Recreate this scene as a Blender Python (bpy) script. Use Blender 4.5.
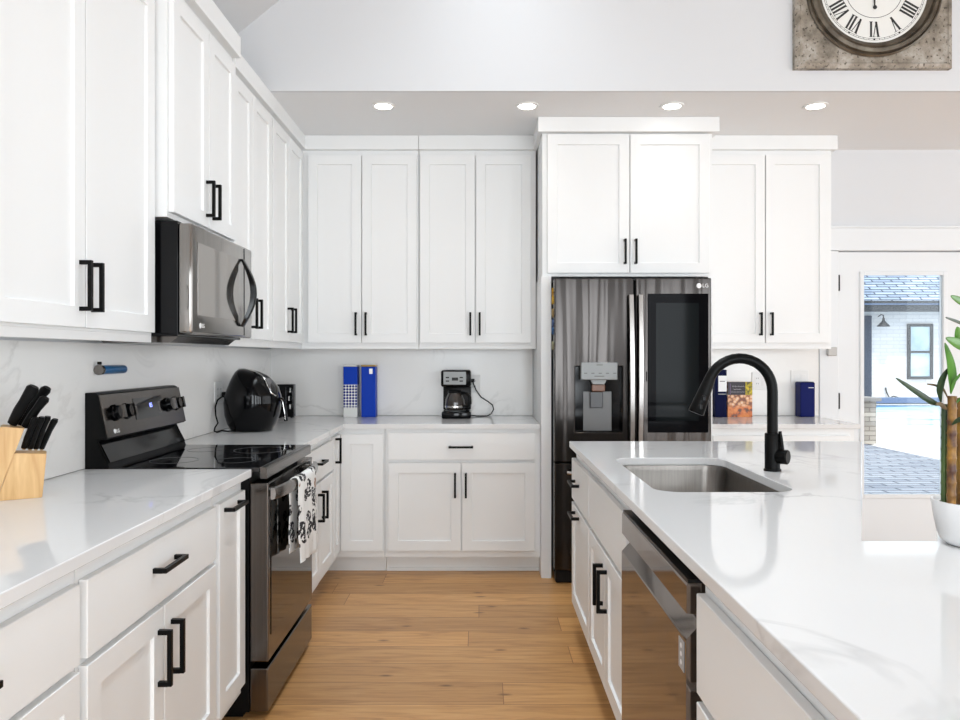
import bpy, bmesh, math, random
from mathutils import Vector, Matrix
random.seed(7)
C = bpy.context.collection
S = bpy.context.scene
for o in list(bpy.data.objects):
    bpy.data.objects.remove(o)

# ------------------------------------------------------------------ camera, sky, sun, exposure
HC = 1.324                       # eye height (m)
cam_d = bpy.data.cameras.new('camera')
cam_d.sensor_width = 36.0
cam_d.lens = 750.0 / 960.0 * 36.0
cam_d.shift_y = -4.0 / 960.0
cam_d.clip_start = 0.05
cam_d.clip_end = 200
cam = bpy.data.objects.new('camera', cam_d)
cam.location = (0, 0, HC)
cam.rotation_euler = (math.radians(90), 0, 0)
C.objects.link(cam)
S.camera = cam

S.view_settings.view_transform = 'Standard'
S.view_settings.look = 'None'
S.view_settings.exposure = 1.12
S.view_settings.gamma = 1.0
S.view_settings.use_curve_mapping = False

w = bpy.data.worlds.new('sky')
S.world = w
w.use_nodes = True
w.node_tree.nodes['Background'].inputs[0].default_value = (0.95, 0.975, 1.0, 1)
w.node_tree.nodes['Background'].inputs[1].default_value = 1.0

sun_d = bpy.data.lights.new('sun', 'SUN')
sun_d.energy = 1.6
sun_d.angle = math.radians(1.0)
sun_d.color = (1.0, 0.97, 0.92)
sun = bpy.data.objects.new('sun', sun_d)
sun.rotation_euler = (math.radians(22), math.radians(-6), 0)
sun.location = (3, -6, 12)
C.objects.link(sun)

def fill_light(loc, rot, sx, sy, power, name, spread=180):
    l = bpy.data.lights.new(name, 'AREA'); l.shape = 'RECTANGLE'; l.size = sx; l.size_y = sy
    l.spread = math.radians(spread)
    l.energy = power; l.color = (0.87, 0.942, 1.0)
    o = bpy.data.objects.new(name, l); o.location = loc; o.rotation_euler = [math.radians(a) for a in rot]
    C.objects.link(o)
# added fill lamps set in the window openings behind the camera
for xc in (-.4, 1.25, 3.0, 4.8):
    fill_light((xc, -3.95, 1.4), (90, 0, 0), .9, 2.4, 34, 'rear_opening_fill')
fill_light((7.3, .8, 1.6), (90, 0, 90), 6.5, 2.6, 33, 'side_fill')  # added fill at the open right side of the room
# added overhead fill under the vault; no fitting hangs there
fill_light((-.35, 2.1, 4.0), (0, 0, 0), 1.4, 4.0, 33, 'overhead_fill', 95)

# ------------------------------------------------------------------ materials
def srgb(r, g, b):
    f = lambda c: (c / 255 / 12.92) if c / 255 <= 0.04045 else ((c / 255 + 0.055) / 1.055) ** 2.4
    return (f(r), f(g), f(b), 1)

def mat(name, col, rough=0.5, metal=0.0, spec=0.5, coat=0.0, emit=None, estr=0):
    m = bpy.data.materials.new(name)
    m.use_nodes = True
    b = m.node_tree.nodes['Principled BSDF']
    b.inputs['Base Color'].default_value = col if len(col) == 4 else (*col, 1)
    b.inputs['Roughness'].default_value = rough
    b.inputs['Metallic'].default_value = metal
    b.inputs['Specular IOR Level'].default_value = spec
    b.inputs['Coat Weight'].default_value = coat
    if emit:
        b.inputs['Emission Color'].default_value = emit
        b.inputs['Emission Strength'].default_value = estr
    return m

class N:
    """small node-graph helper"""
    def __init__(s, m):
        s.m = m; s.t = m.node_tree; s.b = s.t.nodes['Principled BSDF']
    def new(s, typ, **kw):
        n = s.t.nodes.new(typ)
        for k, v in kw.items():
            if k.startswith('i_'):
                key = k[2:]
                n.inputs[int(key) if key.isdigit() else key.replace('_', ' ')].default_value = v
            else:
                setattr(n, k, v)
        return n
    def link(s, a, ao, b, bi):
        s.t.links.new(a.outputs[ao], b.inputs[bi])
    def coords(s, scale=(1, 1, 1), rot=(0, 0, 0), kind='Object'):
        tc = s.new('ShaderNodeTexCoord'); mp = s.new('ShaderNodeMapping')
        mp.inputs['Scale'].default_value = scale
        mp.inputs['Rotation'].default_value = rot
        s.link(tc, kind, mp, 'Vector')
        return mp
    def ramp(s, stops, interp='LINEAR'):
        r = s.new('ShaderNodeValToRGB')
        r.color_ramp.interpolation = interp
        e = r.color_ramp.elements
        while len(e) < len(stops):
            e.new(0.5)
        for k, (p, c) in enumerate(stops):
            e[k].position = p; e[k].color = c if len(c) == 4 else (*c, 1)
        return r
    def bump(s, src, out, strength=0.2, dist=0.01):
        b = s.new('ShaderNodeBump', i_Strength=strength, i_Distance=dist)
        s.link(src, out, b, 'Height'); s.link(b, 'Normal', s.b, 'Normal')

def mottled(name, c1, c2, scale, rough=0.5, metal=0.0, bump=0.0, stretch=(1, 1, 1), lo=0.35, hi=0.65, detail=4):
    m = mat(name, c1, rough, metal); n = N(m)
    mp = n.coords(stretch)
    no = n.new('ShaderNodeTexNoise', i_Scale=scale, i_Detail=detail)
    n.link(mp, 0, no, 'Vector')
    r = n.ramp([(lo, c1), (hi, c2)])
    n.link(no, 'Fac', r, 'Fac'); n.link(r, 'Color', n.b, 'Base Color')
    if bump:
        n.bump(no, 'Fac', bump)
    return m

def veined(name, base, vein, scale, width, rough, amount=0.5, rot=(0, 0, 0)):
    m = mat(name, base, rough); n = N(m)
    mp = n.coords((1, 1, 1), rot)
    no = n.new('ShaderNodeTexNoise', i_Scale=scale, i_Detail=6.0, i_Roughness=0.55, i_Distortion=0.9)
    n.link(mp, 0, no, 'Vector')
    sb = n.new('ShaderNodeMath', operation='SUBTRACT'); sb.inputs[1].default_value = 0.5
    n.link(no, 'Fac', sb, 0)
    ab = n.new('ShaderNodeMath', operation='ABSOLUTE'); n.link(sb, 0, ab, 0)
    r = n.ramp([(0.0, (1, 1, 1)), (width, (0, 0, 0))]); n.link(ab, 0, r, 'Fac')
    # breaks the veins up so that only stretches of them show
    n2 = n.new('ShaderNodeTexNoise', i_Scale=scale * 1.7, i_Detail=2.0); n.link(mp, 0, n2, 'Vector')
    r2 = n.ramp([(0.47, (0, 0, 0)), (0.62, (1, 1, 1))]); n.link(n2, 'Fac', r2, 'Fac')
    mu = n.new('ShaderNodeMath', operation='MULTIPLY'); n.link(r, 'Color', mu, 0); n.link(r2, 'Color', mu, 1)
    mu2 = n.new('ShaderNodeMath', operation='MULTIPLY'); mu2.inputs[1].default_value = amount; n.link(mu, 0, mu2, 0)
    mx = n.new('ShaderNodeMix', data_type='RGBA')
    mx.inputs[6].default_value = base; mx.inputs[7].default_value = vein
    n.link(mu2, 0, mx, 0)
    n.t.links.new(mx.outputs[2], n.b.inputs['Base Color'])
    return m

M = {}
M['paint'] = mat('white_cabinet_paint', (0.82, 0.83, 0.83), 0.45)
M['wall'] = mat('white_wall_paint', (0.66, 0.672, 0.69), 0.7)
M['ceil'] = mat('white_ceiling_paint', (0.83, 0.845, 0.86), 0.8)
M['vault'] = mat('vault_shaded_paint', (0.64, 0.65, 0.66), 0.8)  # ceiling paint darkened; the slope's dimmer light is put into the colour
M['trim'] = mat('white_trim_paint', (0.75, 0.77, 0.785), 0.4)
M['door'] = mat('door_paint', (0.75, 0.77, 0.785), 0.4)
M['black'] = mat('matte_black_metal', (0.003, 0.003, 0.003), 0.36, 0.0, 0.12)
M['blackplastic'] = mat('black_plastic', (0.004, 0.004, 0.004), 0.32, 0, 0.2)
M['glossblack'] = mat('gloss_black', (0.002, 0.002, 0.0025), 0.09, 0, 0.2)
M['blackglass'] = mat('black_glass', (0.004, 0.004, 0.005), 0.035, spec=0.6)
M['ovenglass'] = mat('oven_glass', (0.09, 0.08, 0.072), 0.04, 1.0)
M['chrome'] = mat('chrome', (0.75, 0.74, 0.72), 0.15, 1.0)
M['silver'] = mat('silver_plastic', (0.24, 0.25, 0.25), 0.4, 0.2)
M['whiteplastic'] = mat('white_plastic', (0.78, 0.78, 0.77), 0.35)
M['logo'] = mat('white_print', (0.85, 0.85, 0.85), 0.5)
M['slot'] = mat('dark_slot', (0.12, 0.12, 0.12), 0.6)
M['greyprint'] = mat('grey_print', (0.10, 0.10, 0.10), 0.5)
M['quartz'] = veined('white_quartz', (0.73, 0.73, 0.73, 1), (0.36, 0.36, 0.37, 1), 1.15, 0.016, 0.055, 0.5, (0.3, 0.2, 0.9))
M['quartz'].node_tree.nodes['Principled BSDF'].inputs['Specular IOR Level'].default_value = 0.26
M['splash'] = veined('marble_backsplash', (0.84, 0.83, 0.81, 1), (0.46, 0.45, 0.43, 1), 1.0, 0.016, 0.22, 0.32, (0.6, 0.4, 0.3))
M['bodydark'] = mat('appliance_side', (0.003, 0.003, 0.003), 0.35, 0, 0.12)
M['pot'] = mottled('white_ceramic', (0.78, 0.78, 0.78, 1), (0.74, 0.74, 0.74, 1), 20, 0.35)
M['glassclear'] = None

def stainless(name, col, rough, wave=0.0, wscale=(3, 3, 0.25), grain=0.1):
    m = mat(name, col, rough, 1.0); n = N(m)
    mp = n.coords((140, 140, 1.5))
    no = n.new('ShaderNodeTexNoise', i_Scale=1.0, i_Detail=3.0); n.link(mp, 0, no, 'Vector')
    r = n.ramp([(0.3, tuple(c * (1 - grain) for c in col[:3])), (0.7, tuple(min(1, c * (1 + grain)) for c in col[:3]))])
    n.link(no, 'Fac', r, 'Fac'); n.link(r, 'Color', n.b, 'Base Color')
    if wave:
        mp2 = n.coords(wscale)
        n2 = n.new('ShaderNodeTexNoise', i_Scale=2.2, i_Detail=0.5); n.link(mp2, 0, n2, 'Vector')
        n.bump(n2, 'Fac', wave, 0.05)
    return m
M["steel"] = stainless("black_stainless", (0.125, 0.112, 0.103), 0.2)
M['fridge'] = stainless('fridge_black_stainless', (0.042, 0.038, 0.036), 0.16, 0.30, (5, 5, 0.22), 0.03)
M['handle_steel'] = stainless('handle_stainless', (0.36, 0.34, 0.325), 0.25)
M['dwsteel'] = stainless('dishwasher_black_stainless', (0.19, 0.155, 0.132), 0.06, grain=0.03)
M['mwsteel'] = stainless('microwave_black_stainless', (0.27, 0.255, 0.24), 0.12)
M['sink'] = stainless('sink_steel', (0.20, 0.185, 0.17), 0.3)

def wood_floor():
    m = mat('oak_plank_floor', (0.4, 0.25, 0.12), 0.38); n = N(m)
    mp = n.coords((1, 1, 1))
    br = n.new('ShaderNodeTexBrick', i_Scale=1.0)
    br.inputs['Brick Width'].default_value = 2.3; br.inputs['Row Height'].default_value = 0.19
    br.inputs['Mortar Size'].default_value = 0.0016; br.inputs['Mortar Smooth'].default_value = 0.2
    br.inputs['Color1'].default_value = (0, 0, 0, 1); br.inputs['Color2'].default_value = (1, 1, 1, 1)
    br.inputs['Mortar'].default_value = (0.5, 0.5, 0.5, 1)
    br.offset = 0.0
    # every row of planks starts at its own place
    sep = n.new('ShaderNodeSeparateXYZ'); n.link(mp, 0, sep, 0)
    dv = n.new('ShaderNodeMath', operation='DIVIDE'); dv.inputs[1].default_value = 0.19; n.link(sep, 'Y', dv, 0)
    fl = n.new('ShaderNodeMath', operation='FLOOR'); n.link(dv, 0, fl, 0)
    wn = n.new('ShaderNodeTexWhiteNoise', noise_dimensions='1D'); n.link(fl, 0, wn, 'W')
    ma = n.new('ShaderNodeMath', operation='MULTIPLY_ADD'); ma.inputs[1].default_value = 2.3; n.link(wn, 'Value', ma, 0); n.link(sep, 'X', ma, 2)
    cb = n.new('ShaderNodeCombineXYZ'); n.link(ma, 0, cb, 'X'); n.link(sep, 'Y', cb, 'Y')
    n.link(cb, 0, br, 'Vector')
    mp2 = n.coords((0.8, 9, 1))
    no = n.new('ShaderNodeTexNoise', i_Scale=2.8, i_Detail=8.0, i_Roughness=0.6, i_Distortion=1.6)
    # each plank gets its own stretch of grain
    addv = n.new('ShaderNodeVectorMath', operation='ADD')
    sc = n.new('ShaderNodeVectorMath', operation='SCALE'); sc.inputs['Scale'].default_value = 13.0
    n.link(br, 'Color', sc, 0); n.link(mp2, 0, addv, 0); n.link(sc, 0, addv, 1)
    n.link(addv, 0, no, 'Vector')
    g = n.ramp([(0.25, srgb(156, 110, 64)), (0.5, srgb(196, 147, 92)), (0.78, srgb(214, 168, 114))])
    n.link(no, 'Fac', g, 'Fac')
    tone = n.ramp([(0.0, (0.80, 0.79, 0.79)), (0.5, (0.97, 0.97, 0.97)), (1.0, (1.08, 1.07, 1.05))])
    n.link(br, 'Color', tone, 'Fac')
    mx = n.new('ShaderNodeMix', data_type='RGBA', blend_type='MULTIPLY'); mx.inputs[0].default_value = 1.0
    n.t.links.new(g.outputs['Color'], mx.inputs[6]); n.t.links.new(tone.outputs['Color'], mx.inputs[7])
    # knots
    mp3 = n.coords((1.5, 4.2, 1))
    vo = n.new('ShaderNodeTexVoronoi', voronoi_dimensions='2D', i_Scale=1.0); n.link(mp3, 0, vo, 'Vector')
    kr = n.ramp([(0.012, (0.2, 0.13, 0.09)), (0.055, (1, 1, 1))]); n.link(vo, 'Distance', kr, 'Fac')
    mk = n.new('ShaderNodeMix', data_type='RGBA', blend_type='MULTIPLY'); mk.inputs[0].default_value = 0.8
    n.t.links.new(mx.outputs[2], mk.inputs[6]); n.t.links.new(kr.outputs['Color'], mk.inputs[7])
    seam = n.new('ShaderNodeMix', data_type='RGBA')
    n.t.links.new(br.outputs['Fac'], seam.inputs[0])
    n.t.links.new(mk.outputs[2], seam.inputs[6]); seam.inputs[7].default_value = srgb(120, 80, 44)
    n.t.links.new(seam.outputs[2], n.b.inputs['Base Color'])
    n.bump(no, 'Fac', 0.06, 0.004)
    return m
M['floor'] = wood_floor()

def wood(name, c1, c2, stretch):
    m = mat(name, c1, 0.45); n = N(m)
    mp = n.coords(stretch)
    no = n.new('ShaderNodeTexNoise', i_Scale=6.0, i_Detail=5.0, i_Distortion=0.6); n.link(mp, 0, no, 'Vector')
    r = n.ramp([(0.3, c1), (0.7, c2)]); n.link(no, 'Fac', r, 'Fac'); n.link(r, 'Color', n.b, 'Base Color')
    return m
M['block'] = wood('rubberwood', srgb(196, 150, 92), srgb(222, 184, 128), (8, 8, 0.8))

def brick(name, c1, c2, mortar, bw, rh, ms, rough, axis='xz', bump=0.2):
    m = mat(name, c1, rough); n = N(m)
    rot = (math.radians(90), 0, 0) if axis == 'xz' else (0, 0, 0)
    mp = n.coords((1, 1, 1), rot)
    br = n.new('ShaderNodeTexBrick', i_Scale=1.0)
    br.inputs['Brick Width'].default_value = bw; br.inputs['Row Height'].default_value = rh
    br.inputs['Mortar Size'].default_value = ms
    br.inputs['Color1'].default_value = c1; br.inputs['Color2'].default_value = c2; br.inputs['Mortar'].default_value = mortar
    n.link(mp, 0, br, 'Vector'); n.link(br, 'Color', n.b, 'Base Color')
    return m
M['whitebrick'] = brick('white_painted_brick', (0.60, 0.61, 0.63, 1), (0.54, 0.56, 0.60, 1), (0.48, 0.50, 0.54, 1), 0.45, 0.13, 0.014, 0.8)
M['shingle'] = brick('grey_shingles', srgb(160, 176, 196), srgb(116, 132, 154), srgb(42, 54, 74), 0.7, 0.17, 0.03, 0.9, 'xy')
M['paver'] = brick('grey_pavers', srgb(150, 156, 166), srgb(118, 126, 140), srgb(60, 70, 86), 0.42, 0.14, 0.014, 0.9, 'xy')
M['concrete'] = mottled('pale_concrete', (0.80, 0.78, 0.75, 1), (0.74, 0.73, 0.71, 1), 6, 0.8)
M['water'] = mottled('pool_water', srgb(70, 160, 225), srgb(205, 230, 244), 0.55, 0.15, stretch=(1, 2, 1), lo=0.34, hi=0.5)
M['fascia'] = mat('dark_fascia', srgb(26, 34, 44), 0.6)
M['housewin'] = mat('house_window_frame', srgb(16, 22, 32), 0.6)
M['housepane'] = mottled('house_window_glass', srgb(150, 175, 195), srgb(190, 212, 225), 1.5, 0.2)
M['bluegrey'] = mat('blue_grey_coping', srgb(84, 104, 136), 0.7)
M['stone'] = brick('stone_pillar', srgb(175, 168, 160), srgb(140, 134, 128), srgb(110, 105, 100), 0.22, 0.075, 0.008, 0.9)
M['stonecap'] = mat('stone_cap', srgb(120, 118, 118), 0.8)

def clear_glass():
    m = bpy.data.materials.new('clear_glass'); m.use_nodes = True
    t = m.node_tree; t.nodes.clear()
    out = t.nodes.new('ShaderNodeOutputMaterial'); mx = t.nodes.new('ShaderNodeMixShader')
    tr = t.nodes.new('ShaderNodeBsdfTransparent'); gl = t.nodes.new('ShaderNodeBsdfGlossy')
    gl.inputs['Roughness'].default_value = 0.02
    tr.inputs['Color'].default_value = (0.93, 0.96, 0.97, 1)
    fr = t.nodes.new('ShaderNodeFresnel'); fr.inputs['IOR'].default_value = 1.45
    t.links.new(fr.outputs[0], mx.inputs[0]); t.links.new(tr.outputs[0], mx.inputs[1]); t.links.new(gl.outputs[0], mx.inputs[2])
    t.links.new(mx.outputs[0], out.inputs['Surface'])
    return m
M['glass'] = clear_glass()

def towel_mat():
    m = mat('printed_cotton', (0.8, 0.8, 0.79), 0.9); n = N(m)
    mp = n.coords((1, 15, 19))
    vo = n.new('ShaderNodeTexVoronoi', i_Scale=1.0); n.link(mp, 0, vo, 'Vector')
    mp2 = n.coords((1, 55, 80))
    no = n.new('ShaderNodeTexNoise', i_Scale=1.0, i_Detail=2.0); n.link(mp2, 0, no, 'Vector')
    r1 = n.ramp([(0.0, (1, 1, 1)), (0.46, (1, 1, 1)), (0.49, (0, 0, 0))]); n.link(vo, 'Distance', r1, 'Fac')
    r2 = n.ramp([(0.43, (0, 0, 0)), (0.46, (1, 1, 1))]); n.link(no, 'Fac', r2, 'Fac')
    mu = n.new('ShaderNodeMath', operation='MULTIPLY'); n.link(r1, 'Color', mu, 0); n.link(r2, 'Color', mu, 1)
    rgb = n.ramp([(0.0, (0.02, 0.02, 0.025)), (0.8, (0.03, 0.03, 0.035)), (0.86, srgb(150, 110, 80))], 'CONSTANT')
    n.link(vo, 'Color', rgb, 'Fac')
    # plain white hem at the bottom
    tc = n.new('ShaderNodeTexCoord'); sp = n.new('ShaderNodeSeparateXYZ'); n.link(tc, 'Object', sp, 0)
    gt = n.new('ShaderNodeMath', operation='GREATER_THAN'); gt.inputs[1].default_value = -0.262; n.link(sp, 'Z', gt, 0)
    mu2 = n.new('ShaderNodeMath', operation='MULTIPLY'); n.link(mu, 0, mu2, 0); n.link(gt, 0, mu2, 1)
    mx = n.new('ShaderNodeMix', data_type='RGBA'); mx.inputs[6].default_value = (0.80, 0.80, 0.79, 1)
    n.link(mu2, 0, mx, 0); n.t.links.new(rgb.outputs['Color'], mx.inputs[7])
    n.t.links.new(mx.outputs[2], n.b.inputs['Base Color'])
    return m
M['towel'] = towel_mat()

# ------------------------------------------------------------------ mesh helpers
class MB:
    def __init__(s):
        s.bm = bmesh.new()
    def faces_since(s, k):
        return list(s.bm.faces)[k:]
    def box(s, x0, x1, y0, y1, z0, z1, bev=0.0, seg=1):
        x0, x1 = sorted((x0, x1)); y0, y1 = sorted((y0, y1)); z0, z1 = sorted((z0, z1))
        r = bmesh.ops.create_cube(s.bm, size=1.0)
        for v in r['verts']:
            v.co = Vector(((x0 + x1) / 2 + v.co.x * (x1 - x0), (y0 + y1) / 2 + v.co.y * (y1 - y0), (z0 + z1) / 2 + v.co.z * (z1 - z0)))
        if bev > 0:
            es = list({e for v in r['verts'] for e in v.link_edges})
            bmesh.ops.bevel(s.bm, geom=es, offset=bev, segments=seg, affect='EDGES', profile=0.5)
        return s
    def prism(s, pts, axis, a0, a1, bev=0.0):
        def P(p, a):
            return {'x': (a, p[0], p[1]), 'y': (p[0], a, p[1]), 'z': (p[0], p[1], a)}[axis]
        lo = [s.bm.verts.new(P(p, a0)) for p in pts]
        hi = [s.bm.verts.new(P(p, a1)) for p in pts]
        n = len(pts)
        fs = [s.bm.faces.new(lo), s.bm.faces.new(list(reversed(hi)))]
        for i in range(n):
            j = (i + 1) % n
            fs.append(s.bm.faces.new([lo[j], lo[i], hi[i], hi[j]]))
        bmesh.ops.recalc_face_normals(s.bm, faces=fs)
        if bev:
            es = list({e for f in fs for e in f.edges})
            bmesh.ops.bevel(s.bm, geom=es, offset=bev, segments=2, affect='EDGES')
        return s
    def loft(s, loops, cap=True, close=True):
        rings = [[s.bm.verts.new(p) for p in L] for L in loops]
        n = len(rings[0]); fs = []
        for a, b in zip(rings, rings[1:]):
            for i in range(n if close else n - 1):
                j = (i + 1) % n
                fs.append(s.bm.faces.new([a[i], a[j], b[j], b[i]]))
        if cap:
            fs.append(s.bm.faces.new(list(reversed(rings[0])))); fs.append(s.bm.faces.new(rings[-1]))
        bmesh.ops.recalc_face_normals(s.bm, faces=fs)
        return s
    def cyl(s, p0, p1, r0, r1=None, seg=24):
        return s.tube([p0, p1], [r0, r0 if r1 is None else r1], seg)
    def tube(s, path, r, seg=12, flat=1.0):
        path = [Vector(p) for p in path]
        rs = r if isinstance(r, (list, tuple)) else [r] * len(path)
        loops = []; prev = None
        for i, p in enumerate(path):
            t = (path[min(i + 1, len(path) - 1)] - path[max(i - 1, 0)]).normalized()
            if prev is None:
                up = Vector((0, 0, 1)) if abs(t.z) < 0.9 else Vector((0, 1, 0))
                a = t.cross(up).normalized()
            else:
                a = (prev - t * prev.dot(t)).normalized()
            b = t.cross(a); prev = a
            loops.append([p + (a * math.cos(k / seg * 2 * math.pi) + b * math.sin(k / seg * 2 * math.pi) * flat) * rs[i] for k in range(seg)])
        return s.loft(loops)
    def lathe(s, prof, c=(0, 0, 0), axis='z', seg=40):
        """prof: (radius, height) pairs; closed solid of revolution"""
        loops = []
        for r, h in prof:
            L = []
            for k in range(seg):
                a = k / seg * 2 * math.pi
                u, v = r * math.cos(a), r * math.sin(a)
                L.append({'z': (c[0] + u, c[1] + v, c[2] + h), 'y': (c[0] + u, c[1] + h, c[2] + v), 'x': (c[0] + h, c[1] + u, c[2] + v)}[axis])
            loops.append(L)
        return s.loft(loops, cap=prof[0] != prof[-1])
    def mesh_from(s, me, mtx):
        k = len(s.bm.verts)
        s.bm.from_mesh(me); s.bm.verts.ensure_lookup_table()
        for v in s.bm.verts[k:]:
            v.co = mtx @ v.co
        return s
    def build(s, name, m, parent=None, smooth=False, origin=None, angle=40):
        og = Vector(origin) if origin is not None else (Vector(world_loc(parent)) if parent is not None else Vector((0, 0, 0)))
        for v in s.bm.verts:
            v.co -= og
        me = bpy.data.meshes.new(name)
        s.bm.to_mesh(me); s.bm.free()
        o = bpy.data.objects.new(name, me)
        me.materials.append(m)
        if smooth:
            me.shade_smooth()
            try:
                me.set_sharp_from_angle(angle=math.radians(angle))
            except Exception:
                pass
        C.objects.link(o)
        if parent is not None:
            o.parent = parent
            o.location = og - Vector(world_loc(parent))
        else:
            o.location = og
        return o

def world_loc(o):
    l = Vector((0, 0, 0))
    while o is not None:
        l += o.location; o = o.parent
    return l

def tag(o, label, cat, group=None, kind=None):
    if label: o['label'] = label
    if cat: o['category'] = cat
    if group: o['group'] = group
    if kind: o['kind'] = kind
    return o

def thing(name, loc, label, cat, group=None):
    o = bpy.data.objects.new(name, None)
    o.empty_display_size = 0.1
    o.location = loc
    C.objects.link(o)
    return tag(o, label, cat, group)

def struct(o, label=None):
    o['kind'] = 'structure'
    if label:
        o['label'] = label
    return o

def dup(root, loc, label, group=None):
    r = root.copy(); C.objects.link(r); r.location = loc
    r['label'] = label
    if group: r['group'] = group
    for ch in list(root.children):
        c = ch.copy(); C.objects.link(c); c.parent = r
        for g in ch.children:
            d = g.copy(); C.objects.link(d); d.parent = c
    return r

def text_mesh(txt, size, extrude=0.0006):
    cu = bpy.data.curves.new('lettering', 'FONT')
    cu.body = txt; cu.size = size; cu.extrude = extrude; cu.align_x = 'CENTER'; cu.align_y = 'CENTER'
    o = bpy.data.objects.new('lettering', cu)
    C.objects.link(o)
    bpy.context.view_layer.update()
    me = bpy.data.meshes.new_from_object(o)
    bpy.data.objects.remove(o); bpy.data.curves.remove(cu)
    return me

def px(x, y, d):
    """a point of the place at depth d seen at photo position (x, y)"""
    return Vector(((x - 480) / 750 * d, d, HC - (y - 356) / 750 * d))

def rrect(x0, x1, y0, y1, r, z, n=8):
    pts = []
    for cx, cy, a0 in ((x1 - r, y1 - r, 0), (x0 + r, y1 - r, 90), (x0 + r, y0 + r, 180), (x1 - r, y0 + r, 270)):
        for k in range(n + 1):
            a = math.radians(a0 + 90 * k / n)
            pts.append((cx + r * math.cos(a), cy + r * math.sin(a), z))
    return pts

# ------------------------------------------------------------------ room shell
XL, YB = -1.447, 5.16            # left wall face, back wall face
ZS = 2.743                       # soffit
ZV0, XR = 2.93, 1.5              # vault springing at the left wall, ridge
YH = 4.016                       # drop header face
mb = MB(); mb.box(XL - 0.15, 7.5, -4.0, YB + 0.15, -0.06, 0.0)
struct(mb.build('floor', M['floor']))
mb = MB(); mb.box(XL - 0.15, XL, -4.0, YB + 0.15, 0, ZV0 + 0.05)
struct(mb.build('wall_left', M['wall']))
DX0, DX1, DZ = 2.463, 3.377, 2.045       # door opening
mb = MB()
mb.box(XL - 0.15, DX0, YB, YB + 0.15, 0, ZS)
mb.box(DX1, 7.5, YB, YB + 0.15, 0, ZS)
mb.box(DX0, DX1, YB, YB + 0.15, DZ, ZS)
struct(mb.build('wall_back', M['wall']))
mb = MB(); mb.box(XL, 7.5, YH + 0.0205, YB + 0.15, ZS, ZS + 0.04)
struct(mb.build('ceiling_soffit', M['ceil']))
slope = 0.80
zr = ZV0 + slope * (XR - XL)
mb = MB()
mb.prism([(XL, ZS), (7.5, ZS), (7.5, ZV0), (XR + (XR - XL), ZV0), (XR, zr), (XL, ZV0)], 'y', YH, YH + 0.02)
struct(mb.build('wall_header', M['wall']))
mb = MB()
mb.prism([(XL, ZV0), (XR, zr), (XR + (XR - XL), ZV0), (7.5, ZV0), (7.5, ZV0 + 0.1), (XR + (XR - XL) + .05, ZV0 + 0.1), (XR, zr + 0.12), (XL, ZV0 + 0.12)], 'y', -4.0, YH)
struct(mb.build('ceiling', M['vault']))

# far end of the great room behind the camera: tall window openings between piers
mb = MB()
YR = -4.0
for a, b in ((XL, -.9), (.1, .75), (1.75, 2.5), (3.5, 4.3), (5.3, 7.5)):
    mb.box(a, b, YR - .15, YR, 0, 2.6)
mb.box(XL, 7.5, YR - .15, YR, 2.6005, ZV0)
mb.prism([(XL, ZV0 + .0005), (XR + (XR - XL), ZV0 + .0005), (XR, zr)], 'y', YR - .15, YR)
struct(mb.build('wall_rear', mottled('greige_wall', (.5, .48, .45, 1), (.48, .46, .43, 1), 2, .8)))

# backsplashes
BT = 0.012
mb = MB(); mb.box(XL + .0005, XL + BT, 0.9, YB, 0.916, 1.372)
struct(mb.build('backsplash_left', M['splash']))
mb = MB(); mb.box(XL + BT, 0.36, YB - BT, YB - .0005, 0.916, 1.40)
struct(mb.build('backsplash_back', M['splash']))
mb = MB(); mb.box(1.392, 2.325, YB - BT, YB - .0005, 0.916, 1.40)
struct(mb.build('backsplash_right', M['splash']))

# door casing
mb = MB(); mb.box(2.328, DX0 - 0.004, YB - 0.018, YB, 0, DZ, 0.003)
struct(mb.build('trim_1', M['trim']))
mb = MB(); mb.box(2.31, 3.6, YB - 0.022, YB, DZ + 0.004, DZ + 0.155, 0.002); mb.box(2.29, 3.62, YB - 0.034, YB, DZ + 0.155, DZ + 0.17, 0.002)
struct(mb.build('trim_2', M['trim']))
mb = MB(); mb.box(DX1 + 0.004, 3.512, YB - 0.018, YB, 0, DZ, 0.003)
struct(mb.build('trim_3', M['trim']))

# glazed door
dr = thing('door_1', (2.92, YB + 0.03, 0), 'white door with one tall glass pane to the patio', None)
dr['kind'] = 'structure'
GX0, GX1, GZ0, GZ1 = 2.636, 3.192, 0.367, 1.885
mb = MB()
y0, y1 = YB + 0.006, YB + 0.05
mb.box(DX0 + .004, GX0, y0, y1, 0.012, DZ - .006)
mb.box(GX1, DX1 - .004, y0, y1, 0.012, DZ - .006)
mb.box(GX0, GX1, y0, y1, 0.012, GZ0); mb.box(GX0, GX1, y0, y1, GZ1, DZ - .006)
mb.build('door_leaf', M['door'], dr)
mb = MB()
for a, b, c, d in ((GX0 - .022, GX0 + .006, GZ0 - .022, GZ1 + .022), (GX1 - .006, GX1 + .022, GZ0 - .022, GZ1 + .022)):
    mb.box(a, b, y0 - .01, y0 + .004, c, d, 0.003)
mb.box(GX0 + .006, GX1 - .006, y0 - .01, y0 + .004, GZ1 - .006, GZ1 + .022, 0.003)
mb.box(GX0 + .006, GX1 - .006, y0 - .01, y0 + .004, GZ0 - .022, GZ0 + .006, 0.003)
mb.build('glazing_bead', M['trim'], dr)
mb = MB(); mb.box(GX0, GX1, y0 + .018, y0 + .024, GZ0, GZ1)
mb.build('pane', M['glass'], dr)
for zc in (1.826, 1.015, 0.25):
    mb = MB(); mb.cyl((DX0 + .001, YB - .006, zc - .055), (DX0 + .001, YB - .006, zc + .055), 0.009, seg=12)
    mb.box(DX0 - .012, DX0 + .012, YB - .004, YB + .004, zc - .05, zc + .05)
    h = mb.build('hinge', M['black'], dr, True)

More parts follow.
